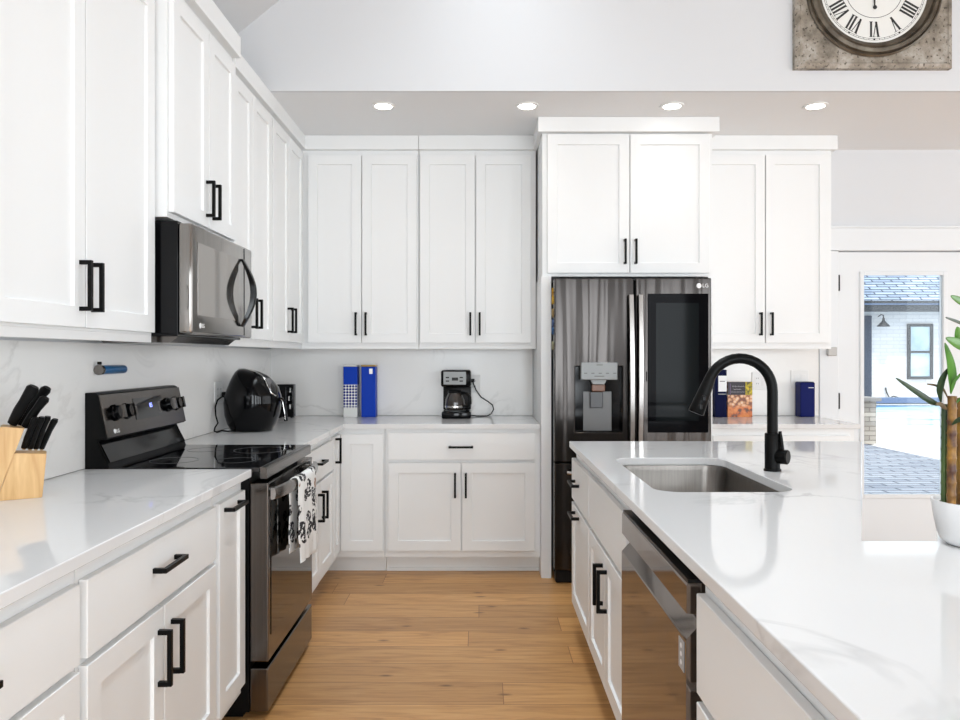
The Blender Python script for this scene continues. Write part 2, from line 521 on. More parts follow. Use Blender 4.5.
# ------------------------------------------------------------------ cabinet builder
def mapper(facing, face):
    if facing == 'L': return lambda u, v, z: (face + v, u, z)
    if facing == 'B': return lambda u, v, z: (u, face - v, z)
    return lambda u, v, z: (face - v, u, z)

def bx(mb, f, u0, u1, v0, v1, z0, z1, bev=0.0):
    a, b = f(u0, v0, z0), f(u1, v1, z1)
    mb.box(a[0], b[0], a[1], b[1], a[2], b[2], bev)

def shaker(mb, f, u0, u1, z0, z1, v0=0.001, t=0.02, rail=0.06, rec=0.009):
    """door slab with a recessed centre panel and a small sloped sticking"""
    L = lambda ins, v: [f(u0 + ins, v, z0 + ins), f(u1 - ins, v, z0 + ins), f(u1 - ins, v, z1 - ins), f(u0 + ins, v, z1 - ins)]
    mb.loft([L(0, v0), L(0, v0 + t - .0015), L(.0015, v0 + t), L(rail, v0 + t), L(rail + .0022, v0 + t - rec)])

HL = 0.148
def handle(parent, f, kind, uc, zc, v=0.021, L=HL):
    mb = MB(); h = L / 2; t = 0.0062
    if kind == 'v':
        bx(mb, f, uc - t, uc + t, v + .024, v + .036, zc - h, zc + h, .001)
        for s in (-1, 1):
            bx(mb, f, uc - t, uc + t, v, v + .025, zc + s * (h - t) - t, zc + s * (h - t) + t)
    else:
        bx(mb, f, uc - h, uc + h, v + .024, v + .036, zc - t, zc + t, .001)
        for s in (-1, 1):
            bx(mb, f, uc + s * (h - t) - t, uc + s * (h - t) + t, v, v + .025, zc - t, zc + t)
    return mb.build('handle', M['black'], parent)

def cabinet(name, label, facing, face, u0, u1, z0, z1, depth, fronts, toe=False, crown=None, group=None, hollow=False, drop=0.0):
    f = mapper(facing, face)
    c = f((u0 + u1) / 2, -depth / 2, 0 if toe else z0)
    t = thing(name, c, label, 'cabinet', group)
    e = 0.0008
    mb = MB()
    zb = 0.105 if toe else z0
    if hollow:
        bx(mb, f, u0 + e, u1 - e, -.02, 0, zb, z1)
        bx(mb, f, u0 + e, u0 + .02, -depth, -.0205, zb, .65); bx(mb, f, u1 - .02, u1 - e, -depth, -.0205, zb, .65)
        bx(mb, f, u0 + .0205, u1 - .0205, -depth, -.0205, zb, zb + .02); bx(mb, f, u0 + .0205, u1 - .0205, -depth, -depth + .01, zb + .0205, z1)
    else:
        bx(mb, f, u0 + e, u1 - e, -depth, 0, zb, z1)
    mb.build('carcass', M['paint'], t)
    if toe:
        mb = MB(); bx(mb, f, u0 + e, u1 - e, -depth, -.08, 0.0, .1045)
        bx(mb, f, u0 + e, u1 - e, -.0795, -.07, 0.0, .02, .002)
        mb.build('toe_kick', M['paint'], t)
    if drop:
        mb = MB(); bx(mb, f, u0 + e, u1 - e, -.02, 0.0, z0 - drop, z0 - .0005)
        mb.build('light_rail', M['paint'], t)
    for fr in fronts:
        mb = MB()
        if fr[0] == 'door':
            shaker(mb, f, *fr[1:5])
        else:
            bx(mb, f, fr[1], fr[2], .001, .021, fr[3], fr[4], .0015)
        p = mb.build(fr[0], M['paint'], t)
        if len(fr) > 5 and fr[5]:
            k, uc, zc = fr[5]
            handle(p, f, k, uc, zc)
    if crown:
        cu0, cu1, cz0, cz1, cv = crown
        mb = MB(); bx(mb, f, cu0, cu1, -depth, cv, cz0, cz1 - .0005, .0015)
        mb.build('crown_moulding', M['paint'], t)
    return t

XU = -1.153                      # frame plane of the far left wall cabinets (doors stand 2 cm proud)
UD = XU - XL - .001
YU = 4.85
# near left wall cabinet, 4 cm shallower
XN = -1.19
cabinet('wall_cabinet', 'white two-door wall cabinet at the near left, before the microwave', 'L', XN, 1.77, 2.715, 1.40, 2.742, XN - XL - .001,
        [('door', 1.785, 2.222, 1.408, 2.618, ('v', 2.193, 1.53)), ('door', 2.228, 2.698, 1.408, 2.618, ('v', 2.259, 1.53))],
        crown=(1.77, 2.715, 2.65, 2.78, .04), drop=.027, group=None)
# over the microwave
XM = -1.137
cabinet('wall_cabinet', 'white two-door wall cabinet directly above the microwave', 'L', XM, 2.72, 3.44, 1.83, 2.78, XM - XL - .001,
        [('door', 2.735, 3.090, 1.85, 2.655, ('v', 3.06, 1.965)), ('door', 3.096, 3.425, 1.85, 2.655, ('v', 3.133, 1.965))],
        crown=(2.72, 3.44, 2.69, 2.785, .04))
# two cabinets up to the corner
cabinet('wall_cabinet', 'white two-door wall cabinet just right of the microwave, on the left wall', 'L', XU, 3.445, 4.095, 1.395, 2.742, UD,
        [('door', 3.455, 3.742, 1.408, 2.628, ('v', 3.705, 1.535)), ('door', 3.748, 4.085, 1.408, 2.628, ('v', 3.787, 1.535))],
        crown=(3.445, 4.095, 2.655, ZS, .03), drop=.025)
cabinet('wall_cabinet', 'white two-door wall cabinet in the far end of the left wall, above the air fryer', 'L', XU, 4.097, YU - .002, 1.395, 2.742, UD,
        [('door', 4.107, 4.452, 1.408, 2.628, ('v', 4.415, 1.535)), ('door', 4.458, 4.80, 1.408, 2.628, ('v', 4.495, 1.535))],
        crown=(4.097, YU - .033, 2.655, ZS, .03), drop=.025)
BD = YB - YU - .001
XB0 = XU + .001
cabinet('wall_cabinet', 'white two-door wall cabinet on the back wall above the blue tins', 'B', YU, XB0, -.396, 1.395, 2.742, BD,
        [('door', -1.108, -.765, 1.408, 2.618, ('v', -.797, 1.53)), ('door', -.759, -.408, 1.408, 2.618, ('v', -.733, 1.53))],
        crown=(XU + .0005, -.396, 2.652, ZS, .03), drop=.025)
cabinet('wall_cabinet', 'white two-door wall cabinet on the back wall above the coffee maker', 'B', YU, -.394, .361, 1.395, 2.742, BD,
        [('door', -.386, -.033, 1.408, 2.618, ('v', -.062, 1.53)), ('door', -.026, .328, 1.408, 2.618, ('v', -.002, 1.53))],
        crown=(-.394, .361, 2.652, ZS, .03), drop=.025)
YF = 4.49
cabinet('fridge_cabinet', 'deep white two-door cabinet above the refrigerator', 'B', YF, .3725, 1.39, 1.80, 2.742, YB - YF - .001,
        [('door', .402, .890, 1.819, 2.645, ('v', .862, 1.945)), ('door', .896, 1.368, 1.819, 2.645, ('v', .926, 1.945))],
        crown=(.345, 1.42, 2.655, ZS, .045))
cabinet('wall_cabinet', 'white two-door wall cabinet between the refrigerator and the glass door', 'B', YU, 1.392, 2.272, 1.395, 2.742, BD,
        [('door', 1.41, 1.835, 1.408, 2.618, ('v', 1.803, 1.53)), ('door', 1.841, 2.248, 1.408, 2.618, ('v', 1.873, 1.53))],
        crown=(1.4205, 2.30, 2.652, ZS, .03), drop=.025)
# panels beside the fridge
t = mb = MB(); mb.box(.365, .425, YF - .02, YB - .001, 0, 1.7995, .001)
tag(mb.build('end_panel', M['paint'], origin=(.395, 4.8, 0)), 'tall narrow white panel standing left of the refrigerator', 'panel')
mb = MB(); mb.box(1.345, 1.39, YF - .005, YB - .001, 0, 1.7995, .001)
tag(mb.build('end_panel', M['paint'], origin=(1.37, 4.8, 0)), 'white panel at the right side of the refrigerator, before the right counter', 'panel')

# base cabinets, left run
XF = -.866
LD = XF - XL - .001
cabinet('base_cabinet', 'white base cabinet at the left edge, nearest the camera', 'L', XF, .80, 1.60, .105, .884, LD,
        [('drawer', .815, 1.585, .672, .842, ('h', 1.20, .768)), ('door', .815, 1.197, .146, .656, ('v', 1.16, .53)), ('door', 1.203, 1.585, .146, .656, ('v', 1.24, .53))], toe=True)
cabinet('base_cabinet', 'white base cabinet under the knife block, one drawer over two doors', 'L', XF, 1.602, 2.42, .105, .884, LD,
        [('drawer', 1.615, 2.405, .672, .842, ('h', 2.01, .768)), ('door', 1.615, 2.005, .146, .656, ('v', 1.972, .53)), ('door', 2.011, 2.405, .146, .656, ('v', 2.055, .53))], toe=True)
cabinet('pullout_cabinet', 'narrow white pull-out cabinet just before the range', 'L', XF, 2.422, 2.715, .105, .884, LD,
        [('door', 2.435, 2.70, .146, .842, ('h', 2.55, .815))], toe=True)
cabinet('base_cabinet', 'white base cabinet between the range and the corner, drawer over two doors', 'L', XF, 3.447, 4.345, .105, .884, LD,
        [('drawer', 3.46, 4.33, .672, .842, ('h', 3.94, .765)), ('door', 3.46, 3.957, .146, .656, ('v', 3.915, .53)), ('door', 3.963, 4.33, .146, .656, ('v', 4.01, .53))], toe=True)
# corner cabinet: L shaped
cc = thing('corner_cabinet', (-1.1, 4.8, 0), 'white L-shaped corner base cabinet with two narrow doors meeting', 'cabinet')
YFB = 4.55
Lp = [(XL + .001, 4.347), (XF, 4.347), (XF, YFB), (-.578, YFB), (-.578, YB - .001), (XL + .001, YB - .001)]
mb = MB(); mb.prism(Lp, 'z', .105, .884); mb.build('carcass', M['paint'], cc)
Lt = [(XL + .001, 4.347), (XF - .08, 4.347), (XF - .08, YFB + .08), (-.578, YFB + .08), (-.578, YB - .001), (XL + .001, YB - .001)]
mb = MB(); mb.prism(Lt, 'z', 0, .1045); mb.build('toe_kick', M['paint'], cc)
f = mapper('L', XF); mb = MB(); shaker(mb, f, 4.352, YFB - .024, .146, .852); d_ = mb.build('door', M['paint'], cc); handle(d_, f, 'v', 4.385, .77)
f = mapper('B', YFB); mb = MB(); shaker(mb, f, XF + .024, -.586, .146, .852); mb.build('door', M['paint'], cc)
cabinet('base_cabinet', 'white base cabinet under the coffee maker, wide drawer over two doors', 'B', YFB, -.576, .364, .105, .884, YB - YFB - .001,
        [('drawer', -.555, .332, .696, .859, ('h', -.115, .776)), ('door', -.555, -.115, .146, .678, ('v', -.15, .545)), ('door', -.109, .332, .146, .678, ('v', -.085, .545))], toe=True)
cabinet('base_cabinet', 'low white base cabinet right of the refrigerator, under the books', 'B', YFB, 1.3915, 2.27, .105, .884, YB - YFB - .001,
        [('drawer', 1.41, 2.24, .672, .842, ('h', 1.83, .765)), ('door', 1.41, 1.823, .146, .656, ('v', 1.79, .53)), ('door', 1.829, 2.24, .146, .656, ('v', 1.86, .53))], toe=True)

# island cabinets
XI = .461
ID = .60
cabinet('trash_cabinet', 'white pull-out cabinet at the far end of the island', 'I', XI, 3.032, 3.585, .105, .884, ID,
        [('drawer', 3.04, 3.598, .645, .836, ('h', 3.40, .745)), ('door', 3.04, 3.598, .146, .627, ('h', 3.40, .60))], toe=True)
cabinet('sink_cabinet', 'white two-door island cabinet under the sink', 'I', XI, 2.258, 3.03, .105, .884, ID,
        [('drawer', 2.262, 3.026, .645, .842, None), ('door', 2.262, 2.641, .146, .627, ('v', 2.605, .505)), ('door', 2.647, 3.026, .146, .627, ('v', 2.69, .505))], toe=True, hollow=True)
cabinet('base_cabinet', 'white island drawer cabinet nearest the camera, right of the dishwasher', 'I', XI, .75, 1.535, .105, .884, ID,
        [('drawer', .76, 1.525, .64, .842, ('h', 1.14, .69)), ('drawer', .76, 1.525, .40, .622, ('h', 1.14, .53)), ('drawer', .76, 1.525, .146, .382, ('h', 1.14, .29))], toe=True)
# back of the island
mb = MB(); mb.box(XI + ID + .002, XI + ID + .04, 2.26, 3.585, 0, .884)
tag(mb.build('island_panel', M['paint'], origin=(XI + ID + .02, 2.9, 0)), 'white panel closing the far long side of the island', 'panel')

# ------------------------------------------------------------------ worktops
CT0, CT1 = .885, .914
mb = MB(); mb.box(XL + .001, -.828, .78, 2.718, CT0, CT1, .002)
tag(mb.build('worktop', M['quartz'], origin=(-1.1, 1.7, CT0)), 'white quartz worktop at the near left, under the knife block', 'worktop')
mb = MB(); mb.prism([(XL + .001, 3.444), (-.822, 3.444), (-.822, 4.516), (.3635, 4.516), (.3635, YB - .001), (XL + .001, YB - .001)], 'z', CT0, CT1, .0015)
tag(mb.build('worktop', M['quartz'], origin=(-1.1, 4.8, CT0)), 'white quartz L-shaped worktop in the far corner, carrying air fryer and coffee maker', 'worktop')
mb = MB(); mb.box(1.391, 2.29, 4.516, YB - .019, CT0, CT1, .002)
tag(mb.build('worktop', M['quartz'], origin=(1.8, 4.8, CT0)), 'short white quartz worktop right of the refrigerator', 'worktop')

SX0, SX1, SY0, SY1 = .535, .965, 2.262, 3.02
def island_top():
    bm = bmesh.new()
    P = px(862, 541.5, 1.662); Q = px(937, 541.5, 1.662)
    R = Vector((456 / 750 * 2.02, 2.02, 0))
    outer = [(.43, .55), (.43, 3.611), (1.838, 3.611), (P.x, P.y), (Q.x, Q.y), (R.x, R.y), (2.1, 2.02), (2.1, .55)]
    hole = [(p[0], p[1]) for p in rrect(SX0, SX1, SY0, SY1, .075, 0, 8)]
    es = []
    for loop in (outer, hole):
        vs = [bm.verts.new((x, y, CT0)) for x, y in loop]
        es += [bm.edges.new((vs[i], vs[(i + 1) % len(vs)])) for i in range(len(vs))]
    bmesh.ops.triangle_fill(bm, use_beauty=True, use_dissolve=False, edges=es)
    r = bmesh.ops.extrude_face_region(bm, geom=list(bm.faces))
    bmesh.ops.translate(bm, verts=[v for v in r['geom'] if isinstance(v, bmesh.types.BMVert)], vec=(0, 0, CT1 - CT0))
    bmesh.ops.recalc_face_normals(bm, faces=list(bm.faces))
    mb = MB(); mb.bm.free(); mb.bm = bm
    return mb
o = island_top().build('worktop', M['quartz'], origin=(1.0, 2.4, CT0))
tag(o, 'large white quartz island worktop holding the sink, faucet and bamboo pot', 'worktop')
bv = o.modifiers.new('edge', 'BEVEL'); bv.width = .0025; bv.segments = 2; bv.limit_method = 'ANGLE'; bv.angle_limit = math.radians(50)

# ------------------------------------------------------------------ sink and faucet
sk = thing('sink', ((SX0 + SX1) / 2, (SY0 + SY1) / 2, .66), 'stainless steel undermount sink set into the island worktop', 'sink')
mb = MB()
g = .004
L = [rrect(SX0 - g - .02, SX1 + g + .02, SY0 - g - .0, SY1 + g + .0, .08, .8835), rrect(SX0 - g, SX1 + g, SY0 - g + .004, SY1 + g - .004, .078, .8835),
     rrect(SX0 - g + .004, SX1 + g - .004, SY0 + .004, SY1 - .004, .076, .86), rrect(SX0 + .01, SX1 - .01, SY0 + .01, SY1 - .01, .07, .70),
     rrect(SX0 + .03, SX1 - .03, SY0 + .03, SY1 - .03, .06, .676), rrect(SX0 + .2, SX1 - .2, SY0 + .36, SY1 - .36, .01, .67)]
mb.loft(L, cap=False)
mb.bm.faces.new([v for v in mb.bm.verts][-len(L[0]):])
mb.build('bowl', M['sink'], sk, True, angle=50)
mb = MB(); mb.lathe([(.001, .004), (.03, .004), (.045, .006), (.045, 0.0), (.001, 0.0)], (.75, 2.66, .672))
mb.build('drain', M['chrome'], sk, True)

fx, fy = 1.045, 2.68
fc = thing('faucet', (fx, fy, CT1), 'matte black gooseneck faucet standing behind the sink', 'faucet')
mb = MB(); mb.lathe([(.001, 0), (.030, 0), (.030, .006), (.0265, .008), (.0265, .132), (.0255, .134), (.001, .134)], (fx, fy, CT1)); mb.build('body', M['black'], fc, True)
zb = CT1 + .134
R_ = .1165; cz = px(0, 391, fy).z
path = [(fx, fy, zb - .002), (fx, fy, (zb + cz) / 2), (fx, fy, cz)]
for k in range(1, 17):
    a = math.radians(k / 16 * 163)
    path.append((fx - R_ + R_ * math.cos(a), fy, cz + R_ * math.sin(a)))
mb = MB(); mb.tube(path, .0185, 20); mb.build('spout', M['black'], fc, True)
e = Vector(path[-1]); dirv = (Vector(path[-1]) - Vector(path[-2])).normalized()
mb = MB(); mb.tube([e - dirv * .01, e + dirv * .004, e + dirv * .05, e + dirv * .118, e + dirv * .122], [.0195, .0205, .024, .0285, .026], 24)
hd = mb.build('spray_head', M['black'], fc, True)
sd = Vector((-.25, -1, .05)).normalized()
c_ = e + dirv * .08
for k in (-1, 1):
    q = c_ + dirv * .016 * k + Vector((0, -.0245, 0))
    mb = MB(); mb.box(q.x - .007, q.x + .007, q.y - .004, q.y + .004, q.z - .010, q.z + .010, .003)
    mb.build('button', M['blackplastic'], hd, True)
p0 = px(774, 455, fy)
mb = MB(); mb.lathe([(.001, 0), (.024, 0), (.026, .003), (.026, .036), (.023, .039), (.001, .039)], (fx + .012, fy - .012, p0.z - .003), 'x')
mb2 = mb
hc = Vector((fx + .012, fy - .012, p0.z - .003))
# the hub points to the lower right, towards the camera
mb.bm.transform(Matrix.Translation(hc) @ Matrix.Rotation(math.radians(-42), 4, 'Z') @ Matrix.Translation(-hc))
hub = mb.build('lever_hub', M['black'], fc, True)
mb = MB(); mb.tube([hc + Vector((.014, -.012, .016)), hc + Vector((.010, -.012, .058)), hc + Vector((.006, -.010, .09))], [.0075, .0062, .0055], 12)
mb.build('lever', M['black'], fc, True)

# ------------------------------------------------------------------ refrigerator
fr = thing('refrigerator', (.88, 4.75, 0), 'black stainless French-door refrigerator with water dispenser in its alcove', 'refrigerator')
FX0, FX1 = .43, 1.336
mb = MB(); mb.box(FX0 + .004, FX1 - .004, 4.40, 5.10, .06, 1.765); mb.build('body', M['bodydark'], fr)
def slab_with_pocket(x0, x1, z0, z1, yf, yb, q):
    bm = bmesh.new()
    a, b, c, d, dep = q
    xs, zs = [x0, a, b, x1], [z0, c, d, z1]
    V = {(i, k): bm.verts.new((xs[i], yf, zs[k])) for i in range(4) for k in range(4)}
    W = {(i, k): bm.verts.new((xs[i], yb, zs[k])) for i in (0, 3) for k in (0, 3)}
    for i in range(3):
        for k in range(3):
            if (i, k) != (1, 1):
                bm.faces.new([V[i, k], V[i + 1, k], V[i + 1, k + 1], V[i, k + 1]])
    P = {(i, k): bm.verts.new((xs[i], yf + dep, zs[k])) for i in (1, 2) for k in (1, 2)}
    cyc = [(1, 1), (2, 1), (2, 2), (1, 2)]
    for s_, t_ in zip(cyc, cyc[1:] + cyc[:1]):
        bm.faces.new([V[s_], V[t_], P[t_], P[s_]])
    bm.faces.new([P[c_] for c_ in cyc])
    oc = [(0, 0), (3, 0), (3, 3), (0, 3)]
    bm.faces.new([W[c_] for c_ in oc])
    bm.faces.new([V[i, 0] for i in range(4)] + [W[3, 0], W[0, 0]])
    bm.faces.new([V[i, 3] for i in range(4)] + [W[3, 3], W[0, 3]])
    bm.faces.new([V[0, k] for k in range(4)] + [W[0, 3], W[0, 0]])
    bm.faces.new([V[3, k] for k in range(4)] + [W[3, 3], W[3, 0]])
    bmesh.ops.recalc_face_normals(bm, faces=list(bm.faces))
    mb = MB(); mb.bm.free(); mb.bm = bm
    return mb
YD = 4.33
PX0, PX1, PZ0, PZ1 = .550, .823, .884, 1.263
ld = slab_with_pocket(FX0, .888, .712, 1.774, YD, 4.395, (PX0, PX1, PZ0, PZ1, .058)).build('door', M['fridge'], fr)
bv = ld.modifiers.new('edge', 'BEVEL'); bv.width = .006; bv.segments = 3; bv.limit_method = 'ANGLE'
rd = MB().box(.898, FX1, YD, 4.395, .712, 1.774, .006, 3).build('door', M['fridge'], fr)
fz = MB().box(FX0, FX1, YD, 4.395, .085, .703, .006, 3).build('freezer_drawer', M['fridge'], fr)
mb = MB(); mb.box(FX0 + .01, FX1 - .01, 4.37, 4.45, .0, .075, .01, 2); mb.build('foot_grille', M['blackplastic'], fr)
for dx in (FX0 + .03, FX1 - .07):
    MB().box(dx, dx + .06, 4.35, 4.50, 1.765, 1.783, .004).build('hinge_cover', M['bodydark'], fr)
def bow(par, x, lean, z0, z1):
    mb = MB(); n = 14
    loops = []
    for k in range(n + 1):
        s_ = k / n; z = z0 + (z1 - z0) * s_
        y = YD - .030 - .022 * math.sin(math.pi * s_)
        xc = x + lean * (1 - s_)
        loops.append([(xc - .017, y, z), (xc - .012, y - .012, z), (xc + .012, y - .012, z), (xc + .017, y, z), (xc + .012, y + .010, z), (xc - .012, y + .010, z)])
    mb.loft(loops)
    for z in (z0 + .02, z1 - .02):
        s_ = (z - z0) / (z1 - z0)
        mb.box(x + lean * (1 - s_) - .010, x + lean * (1 - s_) + .010, YD - .034, YD - .001, z - .015, z + .015, .003)
    return mb.build('handle', M['handle_steel'], par, True, angle=30)
bow(ld, .866, .006, .80, 1.675); bow(rd, .921, -.002, .80, 1.675)
mb = MB(); mb.tube([(FX0 + .07, YD - .001, .655), (FX0 + .075, YD - .04, .655), (FX0 + .14, YD - .055, .655), (FX1 - .14, YD - .055, .655), (FX1 - .075, YD - .04, .655), (FX1 - .07, YD - .001, .655)], .013, 12)
mb.build('handle', M['handle_steel'], fz, True)
# dispenser, seated in the pocket of the left door
yp = YD + .057
dsp = MB().box(PX0 + .0015, PX1 - .0015, yp - .004, yp, PZ0 + .0015, PZ1 - .0015).build('dispenser', M['glossblack'], ld)
MB().box(.582, .794, YD - .006, yp - .005, 1.186, 1.288, .004).build('control_panel', M['silver'], dsp)
MB().prism([(.640, 1.185), (.733, 1.185), (.720, 1.160), (.653, 1.160)], 'y', YD + .006, yp - .006, .002).build('chute', M['silver'], dsp)
MB().box(.648, .725, YD + .016, yp - .006, 1.118, 1.159, .004).build('nozzle', mat('amber_plastic', srgb(110, 70, 45), .3), dsp)
MB().box(.602, .768, yp - .008, yp - .0045, PZ0 + .004, 1.117, .001).build('back_plate', mat('grey_plate', (.12, .12, .12), .4, .3), dsp)
MB().box(.640, .716, yp - .022, yp - .0085, 1.02, 1.117, .004).build('paddle', mat('dark_paddle', (.045, .045, .05), .3), dsp)
for k in range(5):
    xk = .60 + k * .042
    MB().box(xk, xk + .018, YD - .0068, YD - .0062, 1.222, 1.227).build('button', M['greyprint'], dsp)
for zz, x0_, x1_ in ((1.27, .672, .708), (1.205, .66, .716)):
    MB().box(x0_, x1_, YD - .0068, YD - .0062, zz, zz + .005).build('lettering', M['greyprint'], dsp)
# view-through glass in the right door
vp = MB().box(.968, 1.318, YD - .004, YD - .0005, .882, 1.684, .0015).build('viewing_glass', mat('fridge_glass', (.004, .004, .005), .05, spec=.02), rd)
MB().box(1.015, 1.262, YD - .0048, YD - .0042, .95, 1.63).build('inner_window', mat('tinted_glass', (.008, .010, .011), .06, spec=.04), vp)
MB().box(.944, .950, YD - .066, YD - .0615, 1.18, 1.235).build('latch_mark', M['bodydark'], rd)
lx, lz = px(699, 285.7, YD).x, px(699, 285.7, YD).z
mb = MB(); mb.lathe([(.001, 0), (.0145, 0), (.0145, -.001), (.001, -.001)], (lx, YD - .0003, lz), 'y', 24)
mb.mesh_from(text_mesh('LG', .030), Matrix.Translation((lx + .037, YD - .0012, lz)) @ Matrix.Rotation(math.radians(90), 4, 'X'))
mb.build('logo', M['logo'], rd)

# magnets on the fridge side
mag = [((552.2, 291.5), srgb(214, 160, 20), 'star', 'yellow fridge magnet at the top of the strip on the left side'),
       ((552.0, 299.5), srgb(224, 176, 40), 'disc', 'round yellow fridge magnet just under the topmost one'),
       ((552.8, 312.5), srgb(180, 150, 90), 'disc', 'tan fridge magnet between the yellow and the blue ones'),
       ((552.4, 323.0), srgb(60, 90, 140), 'disc', 'small blue fridge magnet above the larger blue one'),
       ((551.6, 330.0), srgb(70, 120, 180), 'star', 'bright blue pointed fridge magnet at the middle of the side'),
       ((552.6, 345.5), srgb(170, 165, 130), 'disc', 'pale fridge magnet lowest on the refrigerator side')]
for (mx_, my_), col, kind, lab in mag:
    z = px(mx_, my_, 4.36).z
    mb = MB()
    n = 10 if kind == 'star' else 18
    ring = [(4.415 + (.022 if k % 2 or kind == 'disc' else .012) * math.cos(k / n * 2 * math.pi), z + (.026 if k % 2 or kind == 'disc' else .013) * math.sin(k / n * 2 * math.pi)) for k in range(n)]
    mb.prism(ring, 'x', FX0 + .0035 - .011, FX0 + .0036, .001)
    mm = mottled('magnet_paint', col, tuple(c * .5 for c in col[:3]) + (1,), 60, .4)
    tag(mb.build('fridge_magnet', mm, origin=(FX0, 4.41, z)), lab, 'magnet', 'magnets on the refrigerator side')

# ------------------------------------------------------------------ range
RY0, RY1 = 2.722, 3.440
RXF = -.775
rg = thing('range', (-1.1, (RY0 + RY1) / 2, 0), 'black stainless electric range with glass cooktop in the left run', 'oven')
MB().box(XL + .04, -.838, RY0 + .002, RY1 - .002, .03, .900).build('body', M['bodydark'], rg)
MB().box(XL + .06, -.87, RY0 + .03, RY1 - .03, 0, .0295).build('plinth', M['bodydark'], rg)
ck = MB().box(-1.34, -.80, RY0 + .002, RY1 - .002, .9005, .918, .002).build('cooktop', M['blackglass'], rg)
ring_m = mat('burner_ring', (.06, .06, .06), .3)
for bxx, byy, br_ in ((-1.19, 2.92, .09), (-1.19, 3.25, .075), (-.95, 2.92, .075), (-.95, 3.24, .11)):
    MB().lathe([(br_ - .003, 0), (br_, 0), (br_, .0004), (br_ - .003, .0004), (br_ - .003, 0)], (bxx, byy, .9182), 'z', 48).build('burner_ring', ring_m, ck)
MB().prism([(-.799, .919), (RXF - .004, .919), (RXF, .912), (RXF, .878), (-.799, .878)], 'y', RY0 + .002, RY1 - .002, .0015).build('front_trim', M['steel'], rg)
# backguard
bg = MB().prism([(XL + .0125, .905), (-1.343, .905), (-1.352, .93), (-1.392, 1.018), (-1.353, 1.022), (-1.387, 1.183), (-1.40, 1.19), (XL + .0125, 1.19)], 'y', RY0, RY1, .002).build('backguard', M['bodydark'], rg)
def slant(u, v, off=0.0):
    """u along the range, v 0..1 up the slanted console face"""
    a, b = Vector((-1.353, 0, 1.022)), Vector((-1.387, 0, 1.183))
    n_ = Vector((.161, 0, .034)).normalized()
    p = a + (b - a) * v + n_ * off
    return Vector((p.x, u, p.z))
def slant_plate(u0, u1, v0, v1, o0, o1):
    mb = MB()
    lo = [slant(u0, v0, o0), slant(u1, v0, o0), slant(u1, v1, o0), slant(u0, v1, o0)]
    hi = [slant(u0, v0, o1), slant(u1, v0, o1), slant(u1, v1, o1), slant(u0, v1, o1)]
    return mb.loft([lo, hi])
slant_plate(RY0 + .002, RY1 - .002, .02, .98, .001, .006).build('console', M['steel'], bg)
MB().prism([(-1.352, .936), (-1.347, .936), (-1.386, 1.012), (-1.391, 1.012)], 'y', RY0 + .012, RY1 - .012).build('vent_panel', M['glossblack'], bg)
slant_plate(2.965, 3.225, .30, .82, .0065, .0085).build('display', M['blackglass'], bg)
mb = MB()
c0 = slant(3.11, .60, .009)
rotm = Matrix(((0, -.207, .978, 0), (1, 0, 0, 0), (0, .978, .207, 0), (0, 0, 0, 1)))
mb.mesh_from(text_mesh('05', .026), Matrix.Translation(c0) @ rotm)
mb.build('digits', mat('blue_digits', (.1, .12, .8), .5, emit=(.25, .3, 1, 1), estr=1.2), bg)
c0 = slant(2.775, .14, .0068)
mb = MB(); mb.mesh_from(text_mesh('LG', .020), Matrix.Translation(slant(2.800, .13, .0068)) @ rotm)
nrm = Vector((.978, 0, .207))
mb.tube([c0, c0 + nrm * .0012], .0085, 20)
mb.build('logo', M['logo'], bg)
for u in (2.805, 2.895, 3.275, 3.365):
    c0 = slant(u, .55, .0065)
    mb = MB(); mb.tube([c0, c0 + nrm * .006, c0 + nrm * .008, c0 + nrm * .026], [.031, .031, .026, .024], 28)
    k_ = mb.build('knob', M['glossblack'], bg, True, angle=30)
    mb = MB(); p = c0 + nrm * .0265
    up = Vector((-.207, 0, .978))
    lo = []; hi = []
    for su, sv in ((-1, -1), (1, -1), (1, 1), (-1, 1)):
        q = p + Vector((0, 1, 0)) * .0075 * su + up * .024 * sv
        lo.append(q); hi.append(q + nrm * .014)
    mb.loft([lo, hi]); mb.build('grip', M['steel'], k_)
# oven door
od = MB().box(-.836, RXF + .006, RY0 + .003, RY1 - .003, .212, .862, .004, 2).build('oven_door', M['steel'], rg)
MB().box(RXF + .0062, RXF + .0085, RY0 + .035, RY1 - .03, .30, .80, .001).build('oven_window', M['ovenglass'], od)
MB().box(-.836, RXF + .004, RY0 + .003, RY1 - .003, .03, .188, .004, 2).build('storage_drawer', M['steel'], rg)
HZ = .822
def hx(y):
    s_ = (y - RY0 - .012) / (RY1 - RY0 - .024)
    return RXF + .020 + .034 * max(0, math.sin(math.pi * min(1, max(0, s_)))) ** .6
mb = MB(); loops = []
for k in range(21):
    y = RY0 + .012 + (RY1 - RY0 - .024) * k / 20
    x = hx(y)
    loops.append([(x - .008, y, HZ - .022), (x + .007, y, HZ - .020), (x + .011, y, HZ), (x + .007, y, HZ + .020), (x - .008, y, HZ + .022)])
mb.loft(loops)
for y in (RY0 + .045, RY1 - .045):
    mb.box(RXF + .0068, hx(y) - .004, y - .014, y + .014, HZ - .014, HZ + .014, .002)
mb.build('handle', M['handle_steel'], od, True, angle=35)

